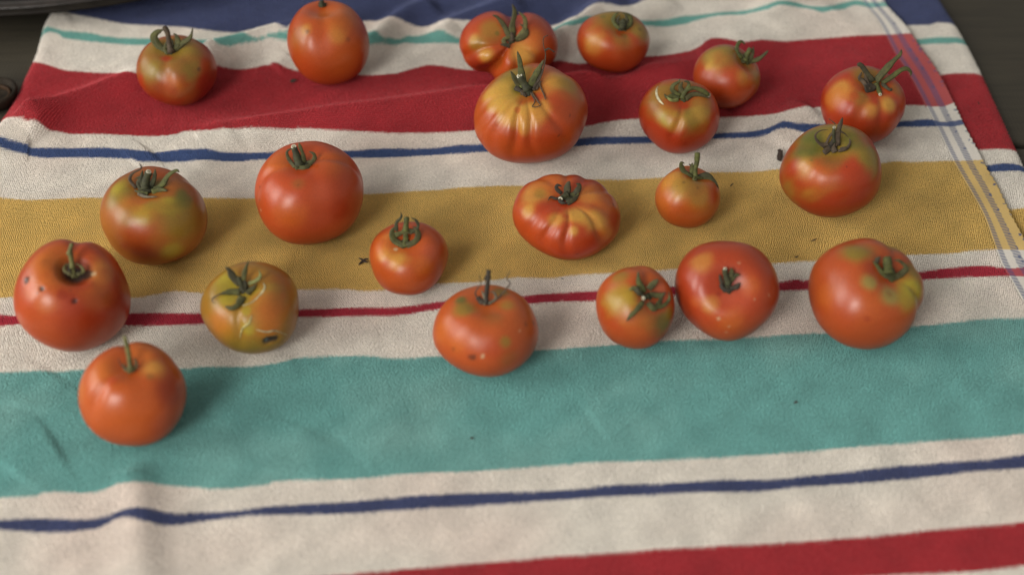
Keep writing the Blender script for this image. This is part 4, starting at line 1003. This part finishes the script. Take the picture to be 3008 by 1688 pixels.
prof = [(pr*.955,.0372),(pr*.962,.0392),(pr*.972,.0398),(pr*.980,.0386),(pr*.982,.0374)]
V, F = lathe(prof, 96); F = F[:-2]
put('rim', mesh_np('pan_rim', V, F), pan, RIM)

pd = rays(np.array([428., -128.])); tt_ = (0.0115 + 0.030 - CAM[2]) / pd[2]
tp = CAM + tt_ * pd; tp[2] = 0.0115
print('PANTOM', tp, np.hypot(tp[0] - pc[0], tp[1] - pc[1]), pr)
Vf, Gf, thf = fruit_shape(0.86, [(-90, .04, .2), (30, .04, .25), (150, .04, .25)], 55)
Vf = Vf.reshape(-1, 3) * 0.033; Vf[:, 2] -= Vf[:, 2].min()
pt = empty('tomato', tp, 'red tomato sitting inside the dark pan', 'tomato')
put('fruit', mesh_np('fruit', Vf, grid_faces(NT, NP, True)[:, ::-1].copy(), np.tile(np.array(PNK) * .9, (len(Vf), 1))), pt, SKIN)
zt_ = float(Vf[0, 2])
Vs_, Fs_ = tube(np.array([[0, 0, zt_ + k_ * .003] for k_ in range(5)]), np.linspace(.003, .0022, 5), 3)
put('stem', mesh_np('stem', Vs_, Fs_, leafcol(Vs_, LC['g'], 3)), pt, GREEN)
for k_ in range(5):
    a_ = k_ * 1.2566
    pth = np.array([[math.cos(a_) * r_, math.sin(a_) * r_, zt_ + .002 + .9 * r_ - 25 * r_ * r_] for r_ in np.linspace(.001, .018, 8)])
    Vs_, Fs_ = ribbon(pth, np.linspace(.005, .0008, 8), .0009, k_)
    put('sepal', mesh_np('sepal', Vs_, Fs_, leafcol(Vs_, LC['g'], k_)), pt, GREEN)

# round dish at the left of the towel
dc = on_plane(np.array([-22., 268.]), 0.012)
dr = 0.021
dish = empty('small_dish', (dc[0], dc[1], 0.0), 'small dark round dish beside the folded left edge of the towel', 'dish')
V, F = lathe([(dr*.7,.0005),(dr*.9,.003),(dr,.010),(dr*.99,.0125),(dr*.93,.0135),(dr*.85,.0125),(dr*.78,.008),(dr*.5,.005),(dr*.15,.0046)], 48)
put('bowl', mesh_np('dish', V, F), dish, DISH)
RING = m_plain('rusty_brown_glaze', (0.040, 0.019, 0.007), 0.6, 0, 150, 0.5, 1.4, .2, .2)
V, F = lathe([(dr*.70,.0070),(dr*.70,.0088),(dr*.62,.0092),(dr*.58,.0080),(dr*.58,.0060)], 48); F = F[:-2]
put('inner_ring', mesh_np('dish_ring', V, F), dish, RING)

# ------------------------------------------------------------------ dried crumbs on the towel
def fleck(px, pts, w, label, h=0.0012, seed=0):
    """pts: image offsets (source px) of arms through the centre"""
    c0 = hit(np.array([px], float))[0]
    c0[2] += 0.0018
    root = None; Vs = []; Fs = []; off = 0
    for q, arm in enumerate(pts):
        P = hit(np.array([(px[0] + a, px[1] + b) for a, b in arm], float))
        P[:, 2] += 0.0019 + np.linspace(0, h, len(P))
        path = catmull(P, 8)
        u = np.linspace(0, 1, 8)
        V, F = ribbon(path, (0.35 + 0.65 * np.sin(np.pi * np.clip(u, .05, .97))) * w * .95 / FPX, 0.0006, seed + q)
        Vs.append(V); Fs += [tuple(i + off for i in f) for f in F]; off += len(V)
    o = put('dried_fleck', mesh_np('fleck', np.vstack(Vs) - c0, Fs), None, FLECK)
    o.location = c0
    tag(o, label, 'plant debris', 'dried flecks on the towel')
fleck((862,244), [[(-10,0),(0,-2),(12,1)],[(-8,3),(2,2),(10,-3)]], 6, 'dark dried sliver on the red stripe under the tall smooth tomato')
fleck((1067,773), [[(-12,-10),(-2,-4),(4,2),(14,6)],[(-13,10),(-2,3),(6,-4),(16,-4)],[(-6,-8),(0,0),(-10,8)]], 7, 'star-shaped dried scrap beside the small bright red tomato')
fleck((2290,466), [[(-6,10),(-4,0),(-2,-12)],[(2,12),(1,0),(-8,-10)],[(-2,12),(2,4),(4,-8)]], 12, 'dark budlike crumb tucked against the dark-topped tomato', 0.004)
fleck((2389,711), [[(-9,2),(0,1),(8,-2)]], 4, 'thin dark splinter on the yellow stripe above the largest tomato')
fleck((2338,760), [[(-4,-2),(0,2),(5,-1)]], 4, 'tiny dark curl where the yellow stripe meets white')
fleck((2148,550), [[(-4,3),(0,0),(5,-3)]], 4, 'tiny dark crumb on the yellow stripe beside the small orange tomato')
fleck((1652,825), [[(-4,-2),(0,0),(4,2)]], 3, 'tiny dark crumb on the white band above the thin red line')
fleck((2336,1188), [[(-5,1),(0,-1),(5,1)]], 6, 'dark speck on the open teal stripe below the large tomatoes')
fleck((2100,925), [[(-3,1),(3,-1)]], 3, 'faint speck on the white band under the round red tomato')
fleck((2872,310), [[(-2,-5),(1,0),(0,5)]], 4, 'dark speck on the red stripe of the lower towel layer')
fleck((1386,1292), [[(-5,-1),(0,1),(6,0)]], 5, 'greenish dark speck on the teal stripe under the speckled tomato')
